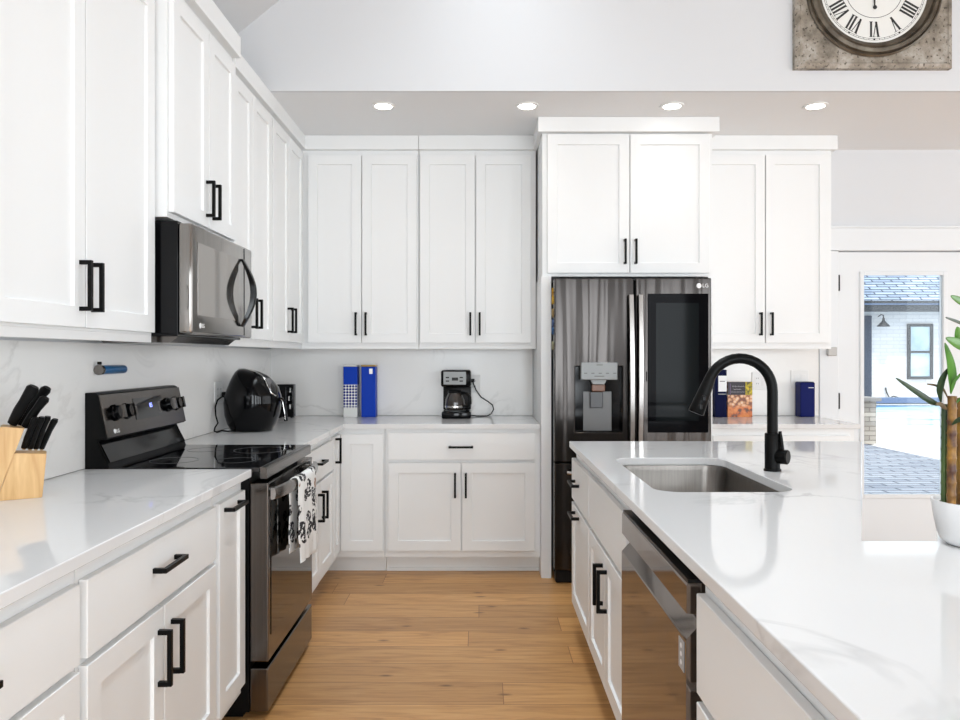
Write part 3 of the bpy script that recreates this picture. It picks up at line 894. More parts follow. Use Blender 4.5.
# dish towel over the oven handle
def cloth(y0, y1, pts, seed, thick=.003):
    """a strip hanging from the bar: pts is the side profile (x, z)"""
    rnd = random.Random(seed); n = 26
    ph = rnd.random() * 6
    bm = bmesh.new(); grid = []
    for k, (x, z) in enumerate(pts):
        row = []
        for i in range(n + 1):
            s_ = i / n
            w_ = .5 + .5 * min(1, abs(HZ - z) / .2)
            y = y0 + (y1 - y0) * s_ + .004 * math.sin(k * .5 + ph)
            dx_ = .009 * w_ * math.sin(s_ * 9 + ph + k * .05) + .004 * w_ * math.sin(s_ * 21 + ph)
            dz_ = .010 * math.sin(s_ * 3 + ph) * w_ if k in (0, len(pts) - 1) else 0
            x2 = x + hx(y) - hx(3.08)
            row.append(bm.verts.new((x2 + abs(dx_) if x > hx(3.08) - .002 else x2 - abs(dx_) * .3, y, z + dz_)))
        grid.append(row)
    for a, b in zip(grid, grid[1:]):
        for i in range(n):
            bm.faces.new([a[i], a[i + 1], b[i + 1], b[i]])
    mb = MB(); mb.bm.free(); mb.bm = bm
    return mb
xh = hx(3.08)
prof = [(xh - .016, HZ - .28 + .014 * k) for k in range(20)] + [(xh - .016, HZ + .004), (xh - .013, HZ + .022), (xh - .003, HZ + .0290), (xh + .008, HZ + .0265), (xh + .0145, HZ + .012)] + [(xh + .0145 + .0003 * k, HZ - .0105 * k) for k in range(31)]
o = cloth(2.925, 3.225, prof, 4).build('dish_towel', M['towel'], None, True, origin=(xh, 3.08, HZ), angle=80)
so = o.modifiers.new('thickness', 'SOLIDIFY'); so.thickness = .0025; so.offset = 1
tag(o, 'white dish towel with black print hanging over the oven door handle', 'towel')

# ------------------------------------------------------------------ microwave
MZ0, MZ1 = 1.385, 1.816
mw = thing('microwave', (-1.25, 3.08, MZ0), 'dark stainless microwave mounted under the left wall cabinet, above the range', 'microwave')
MB().box(XL + .014, -1.098, 2.723, 3.437, MZ0 + .012, MZ1, .002).build('body', M['glossblack'], mw)
MB().prism([(XL + .03, MZ0 + .0115), (-1.11, MZ0 + .0115), (-1.14, MZ0 - .012), (XL + .06, MZ0 - .012)], 'y', 2.76, 3.40).build('vent_grille', M['steel'], mw)
md = MB().box(-1.097, -1.045, 2.722, 3.438, 1.405, 1.808, .010, 3).build('door', M['mwsteel'], mw, True)
MB().box(-1.0448, -1.0435, 2.775, 3.24, 1.475, 1.745, .0005).build('window', mat('microwave_glass', (.33, .31, .29), .06, .9), md)
MB().box(-1.0448, -1.0438, 3.325, 3.328, 1.415, 1.80).build('seam', M['blackplastic'], md)
mb = MB(); loops = []
for k in range(25):
    s_ = k / 24; z = 1.452 + .295 * s_
    b_ = math.sin(math.pi * s_)
    x = -1.040 + .050 * b_
    t_ = .010 + .012 * b_
    y = 3.285
    loops.append([(x - t_ * .5, y - .017, z), (x + t_ * .4, y - .014, z), (x + t_ * .6, y, z), (x + t_ * .4, y + .014, z), (x - t_ * .5, y + .017, z)])
mb.loft(loops); mb.build('handle', M['glossblack'], md, True, angle=50)
q = Vector((-1.0444, 2.80, 1.437))
rx = Matrix(((0, 0, 1, 0), (1, 0, 0, 0), (0, 1, 0, 0), (0, 0, 0, 1)))
mb = MB(); mb.mesh_from(text_mesh('LG', .022), Matrix.Translation(q + Vector((0.0012, .028, 0))) @ rx)
mb.tube([q, q + Vector((.0012, 0, 0))], .0105, 20)
mb.build('logo', M['logo'], md)

# ------------------------------------------------------------------ dishwasher
dw = thing('dishwasher', (.75, 1.9, 0), 'black stainless dishwasher built into the island beside the sink cabinet', 'dishwasher')
MB().box(.475, .89, 1.545, 2.25, .10, .868).build('body', M['bodydark'], dw)
MB().box(.53, .88, 1.55, 2.245, 0, .0995).build('kickplate', M['bodydark'], dw)
XD = .426
dd = MB().prism([(.474, .855), (XD + .002, .855), (XD, .85), (XD, .793), (.462, .789), (.466, .783), (XD, .740), (XD - .001, .735), (XD - .001, .11), (.474, .11)], 'y', 1.547, 2.250).build('door', M['dwsteel'], dw)
MB().box(XD + .003, .474, 1.548, 2.249, .8555, .8625).build('control_strip', M['blackplastic'], dw)
MB().box(XD - .0025, XD - .0012, 1.56, 1.60, .665, .728).build('sticker', mat('grey_sticker', (.35, .35, .36), .4), dd)
mb = MB()
for k in range(3):
    mb.tube([(XD - .0026, 1.58, .68 + k * .0175), (XD - .0031, 1.58, .68 + k * .0175)], .0055, 14)
mb.build('sticker_print', M['logo'], dd)

# ------------------------------------------------------------------ things on the left worktop
kb = thing('knife_block', (-1.27, 2.17, CT1), 'light wood knife block at the left end of the near worktop', 'knife block')
def prof_(pts): return [(-1.27 + a, z) for a, z in pts]
mb = MB(); mb.prism(prof_([(-.150, CT1), (-.111, CT1), (-.041, 1.116), (-.100, 1.124)]), 'y', 2.17, 2.262, .002); mb.build('tall_section', M['block'], kb)
mb = MB(); mb.prism(prof_([(-.1095, CT1), (.003, CT1), (.014, 1.040), (-.0655, 1.046)]), 'y', 2.172, 2.260, .002); mb.build('front_section', M['block'], kb)
kb.rotation_euler = (0, 0, math.radians(30))      # turned to face the room
def knife(p, d, L, w_, label, bend=.012):
    d = Vector(d).normalized()
    t = thing('knife', p, label, 'knife', 'knives in the wooden block')
    p = Vector(p)
    side = Vector((0, 1, 0)); nrm_ = d.cross(side).normalized()
    loops = []
    for s_, wd in ((0, .8), (.12, .9), (.35, 1.0), (.6, .92), (.8, 1.05), (.93, 1.15), (1.0, .75)):
        c = p + d * (L * s_) + nrm_ * bend * (s_ ** 2)
        loops.append([c + nrm_ * w_ * wd * math.cos(a) * .5 + side * .011 * math.sin(a) for a in [k / 12 * 2 * math.pi for k in range(12)]])
    MB().loft(loops).build('handle', M['black'], t, True)
    MB().tube([p - d * .004, p], [.005, .006], 8).build('bolster', M['chrome'], t, True)
    return t
rows_ = [((12, 424), (32, 385), 2.175, .034, 'large black-handled knife at the front of the upper row in the block'), ((25, 426.5), (43.5, 396), 2.195, .026, 'shorter black-handled knife on the right of the upper row in the block'),
         ((19, 423.5), (45.5, 386), 2.235, .028, 'black-handled knife furthest back in the upper row of the block'),
         ((24, 448), (33.5, 416.5), 2.180, .017, 'small black steak knife in the lower row, first counting from the left'), ((30.2, 448.5), (39.6, 416), 2.195, .017, 'small black steak knife in the lower row, second counting from the left'),
         ((36, 448.5), (45.5, 415.5), 2.220, .017, 'small black steak knife in the lower row, third counting from the left'), ((41.5, 448.5), (53, 418), 2.245, .017, 'small black steak knife in the lower row, at its right end')]
for a_, b_, d_, w_, lab in rows_:
    p0, p1 = px(*a_, d_), px(*b_, d_ - .01)
    knife(p0, p1 - p0, (p1 - p0).length, w_, lab, -.008)

# blue tube stuck to the splash
bt = thing('blue_tube', (XL + .03, 2.89, 1.272), 'short blue tube with a dark end ring fixed on the backsplash above the range', 'tube holder')
yb0, yb1 = 2.80, 2.985
mb = MB(); mb.tube([(XL + .031, yb0, 1.272), (XL + .031, yb1 - .008, 1.272), (XL + .031, yb1, 1.272)], [.0165, .0165, .012], 20); mb.build('barrel', mat('blue_plastic', srgb(22, 96, 150), .3), bt, True)
mb = MB(); mb.tube([(XL + .031, yb0 - .016, 1.272), (XL + .031, yb0 - .001, 1.272)], .019, 20); mb.build('end_ring', M['steel'], bt, True)
mb = MB(); mb.box(XL + .024, XL + .038, yb0 - .014, yb0 - .003, 1.2915, 1.303, .002); mb.build('clip', M['black'], bt)
mb = MB(); mb.box(XL + .0125, XL + .016, yb0 + .02, yb1 - .02, 1.26, 1.284); mb.build('mount', M['black'], bt)

# outlets and switches
def plate(name, label, c, axis, w_, h_, kind, cat):
    """axis 'x': on the left wall facing +X; 'y': on the back wall facing -Y"""
    f = (lambda u, v, z: (c[0] + v, c[1] + u, c[2] + z)) if axis == 'x' else (lambda u, v, z: (c[0] + u, c[1] - v, c[2] + z))
    t = thing(name, c, label, cat)
    mb = MB(); bx(mb, f, -w_ / 2, w_ / 2, .0002, .006, -h_ / 2, h_ / 2, .0015); mb.build('cover_plate', M['whiteplastic'], t)
    for k, kd in enumerate(kind):
        u = (k - (len(kind) - 1) / 2) * .046
        if kd == 'o':
            mb = MB(); bx(mb, f, u - .017, u + .017, .0062, .0075, -.034, .034, .0005); s_ = mb.build('socket', M['whiteplastic'], t)
            for zz in (-.018, .018):
                for du in (-.006, .006):
                    mb = MB(); bx(mb, f, u + du - .0012, u + du + .0012, .0076, .0079, zz - .005, zz + .005); mb.build('slot', M['slot'], s_)
        else:
            mb = MB(); bx(mb, f, u - .0165, u + .0165, .0062, .0085, -.033, .033, .001); mb.build('rocker', M['whiteplastic'], t)
    return t
plate('outlet', 'white wall outlet on the left backsplash behind the air fryer', (XL + BT, 4.105, 1.125), 'x', .12, .118, 'oo', 'outlet')
plate('outlet', 'white wall outlet behind the coffee maker', (-.036, YB - BT, 1.135), 'y', .074, .118, 'o', 'outlet')
plate('outlet', 'white wall outlet seen through the faucet arch, right of the cookbook', (1.925, YB - BT, 1.153), 'y', .12, .122, 'os', 'outlet')
plate('light_switch', 'white double light switch behind the dark blue tin', (2.193, YB - BT, 1.166), 'y', .12, .122, 'ss', 'switch')
sb = MB().box(2.375, 2.435, YB - .050, YB - .0185, 1.325, 1.385, .004)
tag(sb.build('door_sensor', mat('grey_plastic', (.5, .49, .47), .5), origin=(2.40, YB - .03, 1.325)), 'small grey box on the white casing beside the glass door', 'sensor')

# air fryer
AD = 4.10
af = thing('air_fryer', px(249, 431, AD), 'black egg-shaped air fryer with chrome trim on the corner worktop', 'air fryer')
def egg(rows, dy, seg=36, k0=1.0):
    loops = []
    for y_, xa, xb, hw in rows:
        a, b = px(xa, y_, AD), px(xb, y_, AD)
        cx, rx_ = (a.x + b.x) / 2, (b.x - a.x) / 2 * k0
        loops.append([(cx + rx_ * math.copysign(abs(math.cos(t)) ** .85, math.cos(t)), AD + dy + hw * k0 * math.copysign(abs(math.sin(t)) ** .85, math.sin(t)), a.z) for t in [i / seg * 2 * math.pi for i in range(seg)]])
    return MB().loft(loops)
up_rows = [(403, 223, 278.3, .151), (396, 224.2, 278, .15), (388, 226.8, 275.5, .145), (381, 229.6, 269.5, .135), (376, 232, 264, .12), (372, 234.3, 256, .095), (369.5, 236.3, 247, .05), (368.8, 238.5, 242, .015)]
lo_rows = [(430.6, 231, 268.5, .115), (428, 229, 271, .125), (424, 226.7, 273.3, .137), (415, 224, 276.6, .148), (403, 223, 278.3, .151)]
ab = egg(up_rows, .04).build('body', M['glossblack'], af, True, angle=60)
bk = egg(lo_rows, .04).build('basket_drawer', M['glossblack'], af, True, angle=60)
tp = [(238.5, 368.6, .02), (248, 369.6, -.02), (256, 372.0, -.055), (262, 375.6, -.07), (266, 381, -.082), (268.5, 388, -.088), (271, 393, -.084), (275, 395.6, -.06), (279, 396, 0.0)]
mb = MB(); mb.tube([px(x, y, AD + .04 + o_) for x, y, o_ in tp], .0042, 8); mb.build('trim_ring', M['chrome'], ab, True)
mb = MB()
mb.loft([[px(264.5, 379, AD - .035), px(269.5, 378.5, AD + .04), px(274.5, 391, AD + .02), px(270, 391, AD - .045)], [px(265.5, 378.5, AD - .045), px(270.5, 378, AD + .035), px(275.5, 390.5, AD + .015), px(271, 390.5, AD - .055)]])
mb.build('control_panel', mat('smoked_panel', (.12, .12, .13), .12, .5), ab)
mb = MB(); mb.tube([px(276, 399, AD + .04), px(282, 399.5, AD + .03), px(283.4, 403, AD + .03), px(285.3, 414, AD + .03), px(286, 421, AD + .03)], [.012, .012, .013, .012, .010], 14); mb.build('handle', M['glossblack'], bk, True)
mb = MB(); mb.tube([px(281, 399.3, AD + .015), px(282.6, 402, AD + .014), px(284.6, 413, AD + .015), px(285.2, 420, AD + .017)], .0016, 8); mb.build('handle_strip', M['chrome'], bk, True)
zt = CT1 + .004
cp = [px(224.5, 395, 4.2), px(221, 400, 4.17)]
cord = [Vector((XL + BT + .040, 4.15, 1.105)), px(221.5, 397, 4.10), px(217.6, 400, 4.05), px(215.2, 407, 4.02), px(215.8, 416, 4.0), px(218, 423, 3.98), px(215.0, 427.5, 3.985), px(214.2, 431, 3.97), px(217, 432.3, 3.97), px(222, 430.5, 3.99), px(228, 431.3, 4.0), px(236, 430.5, 4.04)]
mb = MB(); mb.tube(cord, .0042, 8); mb.build('power_cord', M['black'], af, True)
MB().box(XL + BT + .0085, XL + BT + .044, 4.135, 4.165, 1.095, 1.125, .004).build('plug', M['black'], af)

# second appliance in the corner
cp_ = thing('countertop_appliance', (-1.29, 4.995, CT1), 'small black upright appliance with chrome dials, in the corner behind the air fryer', 'appliance')
MB().box(-1.345, -1.235, 4.96, 5.03, CT1 + .006, 1.137, .006, 2).build('body', M['glossblack'], cp_, True)
for a in ((-1.33, 4.972), (-1.25, 4.972), (-1.33, 5.018), (-1.25, 5.018)):
    MB().cyl((a[0], a[1], CT1), (a[0], a[1], CT1 + .006), .008, seg=10).build('foot', M['blackplastic'], cp_)
for k, zz in enumerate((1.10, 1.045, .99)):
    mb = MB(); mb.tube([(-1.256, 4.9595, zz), (-1.256, 4.952, zz)], .016, 18); kn = mb.build('dial', M['blackplastic'], cp_, True)
    MB().box(-1.260 + (-.005 if k == 1 else .003), -1.252 + (-.005 if k == 1 else .003), 4.949, 4.9518, zz - .016, zz + .014).build('pointer', M['chrome'], kn)
MB().box(-1.284, -1.2832, 4.9585, 4.9598, .94, 1.12).build('seam', M['silver'], cp_)

# ------------------------------------------------------------------ blue tins
def tin(x0, x1, y0, y1, h, label, front, top, side, seg=0):
    t = thing('tin', ((x0 + x1) / 2, (y0 + y1) / 2, CT1), label, 'tin', 'tall blue tins on the back worktop' if seg == 0 else None)
    b = MB().box(x0, x1, y0, y1, CT1, CT1 + h - .012, .004, 2).build('body', front, t)
    MB().box(x0 - .001, x1 + .001, y0 - .001, y1 + .001, CT1 + h - .0118, CT1 + h, .003, 2).build('lid', top, t)
    return t
blue = mat('blue_lacquer', srgb(0, 58, 176), .4, 0, .15)
gold = mat('gold_rim', srgb(150, 124, 66), .3, .8)
silv = mat('silver_lid', srgb(200, 200, 196), .3, .7)
def checker_mat():
    m = mat('blue_lattice_print', srgb(20, 60, 170), .4, 0, .15); n = N(m)
    mp = n.coords((1, 1, 1), (0, math.radians(45), 0))
    ck_ = n.new('ShaderNodeTexChecker', i_Scale=72.0); ck_.inputs['Color1'].default_value = srgb(228, 228, 226); ck_.inputs['Color2'].default_value = srgb(5, 30, 120)
    n.link(mp, 0, ck_, 'Vector')
    tc = n.new('ShaderNodeTexCoord'); sp = n.new('ShaderNodeSeparateXYZ'); n.link(tc, 'Object', sp, 0)
    r1 = n.ramp([(0.0, (0, 0, 0)), (.055, (0, 0, 0)), (.075, (1, 1, 1)), (.215, (1, 1, 1)), (.22, (0, 0, 0))]); n.link(sp, 'Z', r1, 'Fac')
    base = n.ramp([(0.0, srgb(226, 226, 224)), (.1, srgb(226, 226, 224)), (.12, srgb(0, 58, 176))], 'CONSTANT'); n.link(sp, 'Z', base, 'Fac')
    mx = n.new('ShaderNodeMix', data_type='RGBA'); n.link(r1, 'Color', mx, 0)
    n.t.links.new(base.outputs['Color'], mx.inputs[6]); n.t.links.new(ck_.outputs['Color'], mx.inputs[7])
    n.t.links.new(mx.outputs[2], n.b.inputs['Base Color'])
    return m
TY = 5.03
a, b = px(343.2, 416, TY).x, px(357.2, 416, TY).x
t1 = tin(a, b, TY, TY + .095, .350, 'tall blue tin with white lattice print and silver lid, left of the pair', checker_mat(), silv, None)
a2, b2 = px(361.2, 416, TY).x, px(375.5, 416, TY).x
t2 = tin(a2, b2, TY, TY + .095, .350, 'tall plain blue tin with gold lid, right of the pair', blue, gold, None)
MB().box(b2 - .042, b2 - .020, TY - .0016, TY - .0004, CT1 + .29, CT1 + .325).build('seal', silv, t2)
t3 = thing('tin', (px(808, 416, 5.05).x, 5.08, CT1), 'dark blue tin standing alone before the light switch', 'tin')
a, b = px(800.6, 416, 5.04).x, px(815.2, 416, 5.04).x
MB().box(a, b, 5.04, 5.13, CT1, CT1 + .232, .006, 2).build('body', mat('navy_lacquer', srgb(2, 16, 84), .45, 0, .12), t3)
MB().box(a + .006, b - .006, 5.046, 5.124, CT1 + .2322, CT1 + .236, .001).build('lid', mat('navy_dark', srgb(14, 22, 50), .4), t3)
MB().box(b - .045, b - .010, 5.0385, 5.0397, CT1 + .195, CT1 + .199).build('label_print', M['logo'], t3)

# ------------------------------------------------------------------ coffee maker
cx0, cx1 = px(441.0, 418, 4.90).x, px(472.2, 418, 4.90).x
cm = thing('coffee_maker', ((cx0 + cx1) / 2, 5.0, CT1), 'black drip coffee maker with silver control panel on the back worktop', 'coffee maker')
CY = 4.90
MB().box(cx0 + .004, cx1 - .008, CY - .015, CY + .20, CT1, CT1 + .048, .012, 3).build('base', M['glossblack'], cm, True)
MB().lathe([(.001, .048), (.068, .048), (.070, .052), (.001, .053)], ((cx0 + cx1) / 2 - .01, CY + .055, CT1)).build('warming_plate', M['silver'], cm, True)
MB().box(cx0 + .008, cx1 - .010, CY + .135, CY + .20, CT1 + .0485, CT1 + .208, .008, 2).build('reservoir', M['blackplastic'], cm, True)
hd = MB().box(cx0, cx1 - .008, CY - .02, CY + .20, CT1 + .2085, CT1 + .318, .014, 3).build('head', M['glossblack'], cm, True)
MB().box(cx0 + .017, cx1 - .040, CY - .0235, CY - .0205, CT1 + .224, CT1 + .308, .001).build('control_panel', M['silver'], hd)
MB().box(cx0 + .072, cx0 + .112, CY - .0245, CY - .0237, CT1 + .250, CT1 + .270).build('display', M['blackplastic'], hd)
for bx_ in (cx0 + .032, cx0 + .122):
    for bz in (.243, .266):
        MB().box(bx_, bx_ + .022, CY - .0245, CY - .0237, CT1 + bz, CT1 + bz + .008).build('button', M['blackplastic'], hd)
ccx = (cx0 + cx1) / 2 - .012; ccy = CY + .055
cg = MB().lathe([(.001, 0), (.055, 0), (.062, .008), (.066, .035), (.062, .07), (.05, .10), (.044, .112), (.001, .113)], (ccx, ccy, CT1 + .054)).build('carafe', mat('smoked_glass', (.035, .028, .024), .05, coat=.5), cm, True)
MB().lathe([(.0665, .018), (.0675, .018), (.0675, .030), (.0665, .030), (.0665, .018)], (ccx, ccy, CT1 + .054)).build('carafe_band', M['chrome'], cg, True)
MB().lathe([(.001, .1135), (.046, .1135), (.048, .118), (.044, .13), (.001, .134)], (ccx, ccy, CT1 + .054)).build('carafe_lid', M['blackplastic'], cg, True)
MB().tube([(ccx + .046, ccy - .02, CT1 + .165), (ccx + .078, ccy - .035, CT1 + .165), (ccx + .098, ccy - .04, CT1 + .14), (ccx + .100, ccy - .04, CT1 + .10), (ccx + .085, ccy - .035, CT1 + .078), (ccx + .064, ccy - .025, CT1 + .08)], .0105, 12).build('carafe_handle', M['blackplastic'], cg, True)
yw = YB - BT
pl = [(472.6, 381, yw - .022), (473.5, 384, yw - .028), (476, 390, yw - .03), (481, 397, yw - .03), (488, 401.5, yw - .03), (492.6, 405, yw - .03), (493.6, 409.5, yw - .03), (491, 414, yw - .03)]
pts = [px(x, y, d) for x, y, d in pl] + [Vector((px(487, 0, 5.05).x, 5.08, CT1 + .004)), Vector((cx1 + .03, 5.08, CT1 + .004)), Vector((cx1 - .012, 5.08, CT1 + .010))]
MB().tube(pts, .0038, 8).build('power_cord', M['black'], cm, True)
q = px(472.6, 380.5, yw - .015)
MB().box(q.x - .014, q.x + .014, yw - .028, yw - .0085, q.z - .012, q.z + .012, .003).build('plug', M['black'], cm)

# ------------------------------------------------------------------ books on the right worktop
BY = 5.02
bk1 = thing('book', (px(721, 416, BY).x, 5.06, CT1), 'navy box binder with a white spine label, beside the refrigerator', 'book')
a, b = px(715.3, 416, BY).x, px(726.8, 416, BY).x
MB().box(a, b, BY, BY + .10, CT1, CT1 + .318, .002).build('cover', mat('navy_cloth', srgb(4, 12, 54), .6, 0, .1), bk1)
MB().box(a + .020, b - .001, BY - .0012, BY - .0002, CT1 + .172, CT1 + .278).build('spine_label', M['logo'], bk1)
MB().box(a + .020, b - .001, BY - .0012, BY - .0002, CT1 + .152, CT1 + .158).build('spine_band', M['silver'], bk1)
MB().box(a + .030, b - .012, BY - .0016, BY - .0013, CT1 + .238, CT1 + .243).build('lettering', M['slot'], bk1)
def cover_mat():
    m = mat('food_photo', srgb(190, 110, 60), .35); n = N(m)
    mp = n.coords((1, 1, 1))
    vo = n.new('ShaderNodeTexVoronoi', i_Scale=42.0); n.link(mp, 0, vo, 'Vector')
    no = n.new('ShaderNodeTexNoise', i_Scale=30.0, i_Detail=3.0); n.link(mp, 0, no, 'Vector')
    top = n.ramp([(0.0, srgb(240, 225, 205)), (.45, srgb(222, 160, 110)), (.75, srgb(120, 62, 34))]); n.link(vo, 'Distance', top, 'Fac')
    v2 = n.new('ShaderNodeMath', operation='MULTIPLY'); v2.inputs[1].default_value = 1.1; n.link(vo, 'Distance', v2, 0)
    n.link(v2, 0, top, 'Fac')
    bot = n.ramp([(.38, srgb(96, 54, 30)), (.46, srgb(206, 104, 40)), (.62, srgb(226, 140, 70))]); n.link(no, 'Fac', bot, 'Fac')
    tc = n.new('ShaderNodeTexCoord'); sp = n.new('ShaderNodeSeparateXYZ'); n.link(tc, 'Object', sp, 0)
    st = n.ramp([(0.0, (0, 0, 0)), (.06, (0, 0, 0)), (.085, (1, 1, 1))]); n.link(sp, 'Z', st, 'Fac')
    mx = n.new('ShaderNodeMix', data_type='RGBA'); n.link(st, 'Color', mx, 0)
    n.t.links.new(bot.outputs['Color'], mx.inputs[6]); n.t.links.new(top.outputs['Color'], mx.inputs[7])
    n.t.links.new(mx.outputs[2], n.b.inputs['Base Color'])
    return m
a, b = px(727.6, 416, BY + .03).x, px(752.3, 416, BY + .03).x
bk2 = thing('cookbook', ((a + b) / 2, BY + .04, CT1), 'cookbook with an orange food photo and yellow flowers on its cover', 'book')
Yc = BY + .03
MB().box(a, b, Yc, Yc + .022, CT1, CT1 + .236, .001).build('cover', cover_mat(), bk2)
MB().box(a, b - .047, Yc - .0012, Yc - .0002, CT1 + .148, CT1 + .2355).build('title_panel', mat('dark_title_panel', srgb(44, 40, 48), .5), bk2)
MB().box(b - .0465, b, Yc - .0012, Yc - .0002, CT1 + .148, CT1 + .2355).build('flower_photo', mottled('yellow_flowers', srgb(214, 190, 30), srgb(80, 74, 20), 60, .5), bk2)
scr = mat('cover_script', srgb(196, 190, 196), .5)
for zc, x0_, L_, sz in ((.205, a + .030, .082, .006), (.186, a + .040, .05, .004), (.168, a + .022, .09, .006)):
    # flowing script too small to read: a wavy pen line
    pts = [(x0_ + L_ * k / 40, Yc - .0018, CT1 + zc + sz * math.sin(k * 1.9) * (.7 + .3 * math.sin(k * .7))) for k in range(41)]
    MB().tube(pts, .0008, 6).build('lettering', scr, bk2)
MB().box(a + .016, a + .0185, Yc - .0018, Yc - .0013, CT1 + .15, CT1 + .225).build('ornament', mat('mauve_print', srgb(150, 120, 170), .5), bk2)

# ------------------------------------------------------------------ bamboo in a white pot
pc = Vector(((973 - 480) / 750 * 1.625, 1.625, CT1))
pb = thing('potted_bamboo', pc, 'lucky bamboo with brown-yellow canes in a white ceramic pot on the island', 'plant')
MB().lathe([(.001, 0), (.042, 0), (.052, .003), (.062, .012), (.069, .03), (.0745, .06), (.079, .094), (.0785, .0965), (.0745, .0965), (.073, .09), (.001, .084)], pc, 'z', 56).build('pot', M['pot'], pb, True, angle=50)
MB().lathe([(.001, 0), (.072, 0), (.0725, .003), (.001, .004)], pc + Vector((0, 0, .086)), 'z', 40).build('soil', mottled('pebbles', srgb(90, 80, 66), srgb(50, 44, 36), 120, .9), pb)
def cane(xp, ytop, d, r, m, tilt=0.0):
    b_ = Vector(((xp - 480) / 750 * d, d, CT1 + .0865)); t_ = px(xp + tilt, ytop, d)
    n = 9; path = []; rs = []
    for k in range(n):
        s0, s1 = k / n, (k + 1) / n
        for s_, rr in ((s0 + .001, r * 1.10), (s0 + .012, r * .97), ((s0 + s1) / 2, r * .93), (s1 - .012, r * .97)):
            path.append(b_ + (t_ - b_) * s_); rs.append(rr)
    path.append(t_); rs.append(r)
    return MB().tube(path, rs, 14).build('cane', m, pb, True, angle=60)
green_cane = mottled('green_cane', srgb(34, 58, 30), srgb(78, 100, 42), 18, .4, stretch=(1, 1, .4))
brown_cane = mottled('yellowing_cane', srgb(70, 36, 18), srgb(160, 116, 42), 34, .45, stretch=(1, 1, .8))
gold_cane = mottled('golden_cane', srgb(150, 112, 36), srgb(96, 58, 26), 30, .45, stretch=(1, 1, .5))
cane(944.2, 404, 1.62, .0068, green_cane, .5)
cane(951.2, 396, 1.60, .0092, brown_cane, 1)
cane(961, 398, 1.63, .0098, gold_cane, -.3)
cane(972, 392, 1.66, .0105, green_cane, 1)
cane(984, 400, 1.64, .0105, brown_cane, 2)
leafm = mottled('bamboo_leaf', srgb(44, 92, 24), srgb(78, 128, 42), 22, .35, stretch=(1, 1, .3))
leafd = mottled('dark_leaf', srgb(28, 46, 26), srgb(48, 70, 36), 22, .4)
leafb = mottled('dry_leaf', srgb(110, 92, 60), srgb(80, 62, 40), 22, .6)
def leaf(pts, w_, d0, d1, m, sag=0.3):
    """blade along photo points, running from depth d0 to d1, folded along its midrib"""
    P = [px(x, y, d0 + (d1 - d0) * k / (len(pts) - 1)) for k, (x, y) in enumerate(pts)]
    # resample smoothly
    n = 14; Q = []
    for i in range(n + 1):
        s_ = i / n * (len(P) - 1); k = min(int(s_), len(P) - 2); t = s_ - k
        p0, p1, p2, p3 = P[max(k - 1, 0)], P[k], P[k + 1], P[min(k + 2, len(P) - 1)]
        Q.append(0.5 * ((2 * p1) + (p2 - p0) * t + (2 * p0 - 5 * p1 + 4 * p2 - p3) * t * t + (3 * p1 - p0 - 3 * p2 + p3) * t ** 3))
    bm = bmesh.new(); rows = []
    for i, q in enumerate(Q):
        s_ = i / n
        wd = w_ * (math.sin(math.pi * min(1, s_ * .92 + .08)) ** .8) * (.35 + .65 * min(1, s_ * 3.0)) + .0006
        t = (Q[min(i + 1, n)] - Q[max(i - 1, 0)]).normalized()
        side = t.cross(Vector((0, 1, 0))).normalized()
        dep = Vector((0, 1, 0))
        rows.append([bm.verts.new(q + side * wd - dep * wd * sag), bm.verts.new(q + dep * .0006), bm.verts.new(q - side * wd - dep * wd * sag)])
    for a_, b_ in zip(rows, rows[1:]):
        for i in range(2):
            bm.faces.new([a_[i], a_[i + 1], b_[i + 1], b_[i]])
    mb = MB(); mb.bm.free(); mb.bm = bm
    o = mb.build('leaf', m, pb, True, angle=80)
    so = o.modifiers.new('thickness', 'SOLIDIFY'); so.thickness = .0008
    return o
leaf([(951, 393), (952, 380), (950, 362), (945, 343)], .0088, 1.60, 1.56, leafm)
leaf([(951, 394), (953, 384), (957, 378), (964, 371)], .003, 1.60, 1.56, leafm)
leaf([(941, 402), (939.5, 390), (942, 379), (948.5, 368)], .0075, 1.62, 1.58, leafd)
leaf([(942, 405), (932, 402), (915, 391), (896, 378)], .0058, 1.62, 1.54, leafd)
leaf([(948, 398), (943, 389), (936, 385.5), (927, 384)], .002, 1.62, 1.60, leafb)
leaf([(975, 309), (966, 304), (958, 300), (951, 296)], .0080, 1.64, 1.58, leafm)
leaf([(972, 327), (962, 323.5), (953, 320), (946, 317.5)], .0025, 1.64, 1.58, leafd)
leaf([(970, 352), (962, 346), (954, 342), (946, 338)], .0105, 1.64, 1.58, leafm)
leaf([(966, 350), (961, 342), (958, 335), (957, 327)], .012, 1.64, 1.60, leafm)
leaf([(972, 392), (974, 350), (968, 320), (975, 309)], .006, 1.66, 1.64, leafm)
leaf([(984, 400), (990, 370), (1000, 345), (1015, 330)], .012, 1.64, 1.64, leafm)
leaf([(956, 404), (959, 400), (963, 397), (968, 396)], .004, 1.60, 1.56, leafm)
leaf([(952, 425), (957, 421), (962, 419), (968, 421)], .006, 1.585, 1.55, leafd)
leaf([(948, 410), (944, 407), (940, 404), (936, 404)], .004, 1.60, 1.58, leafb)

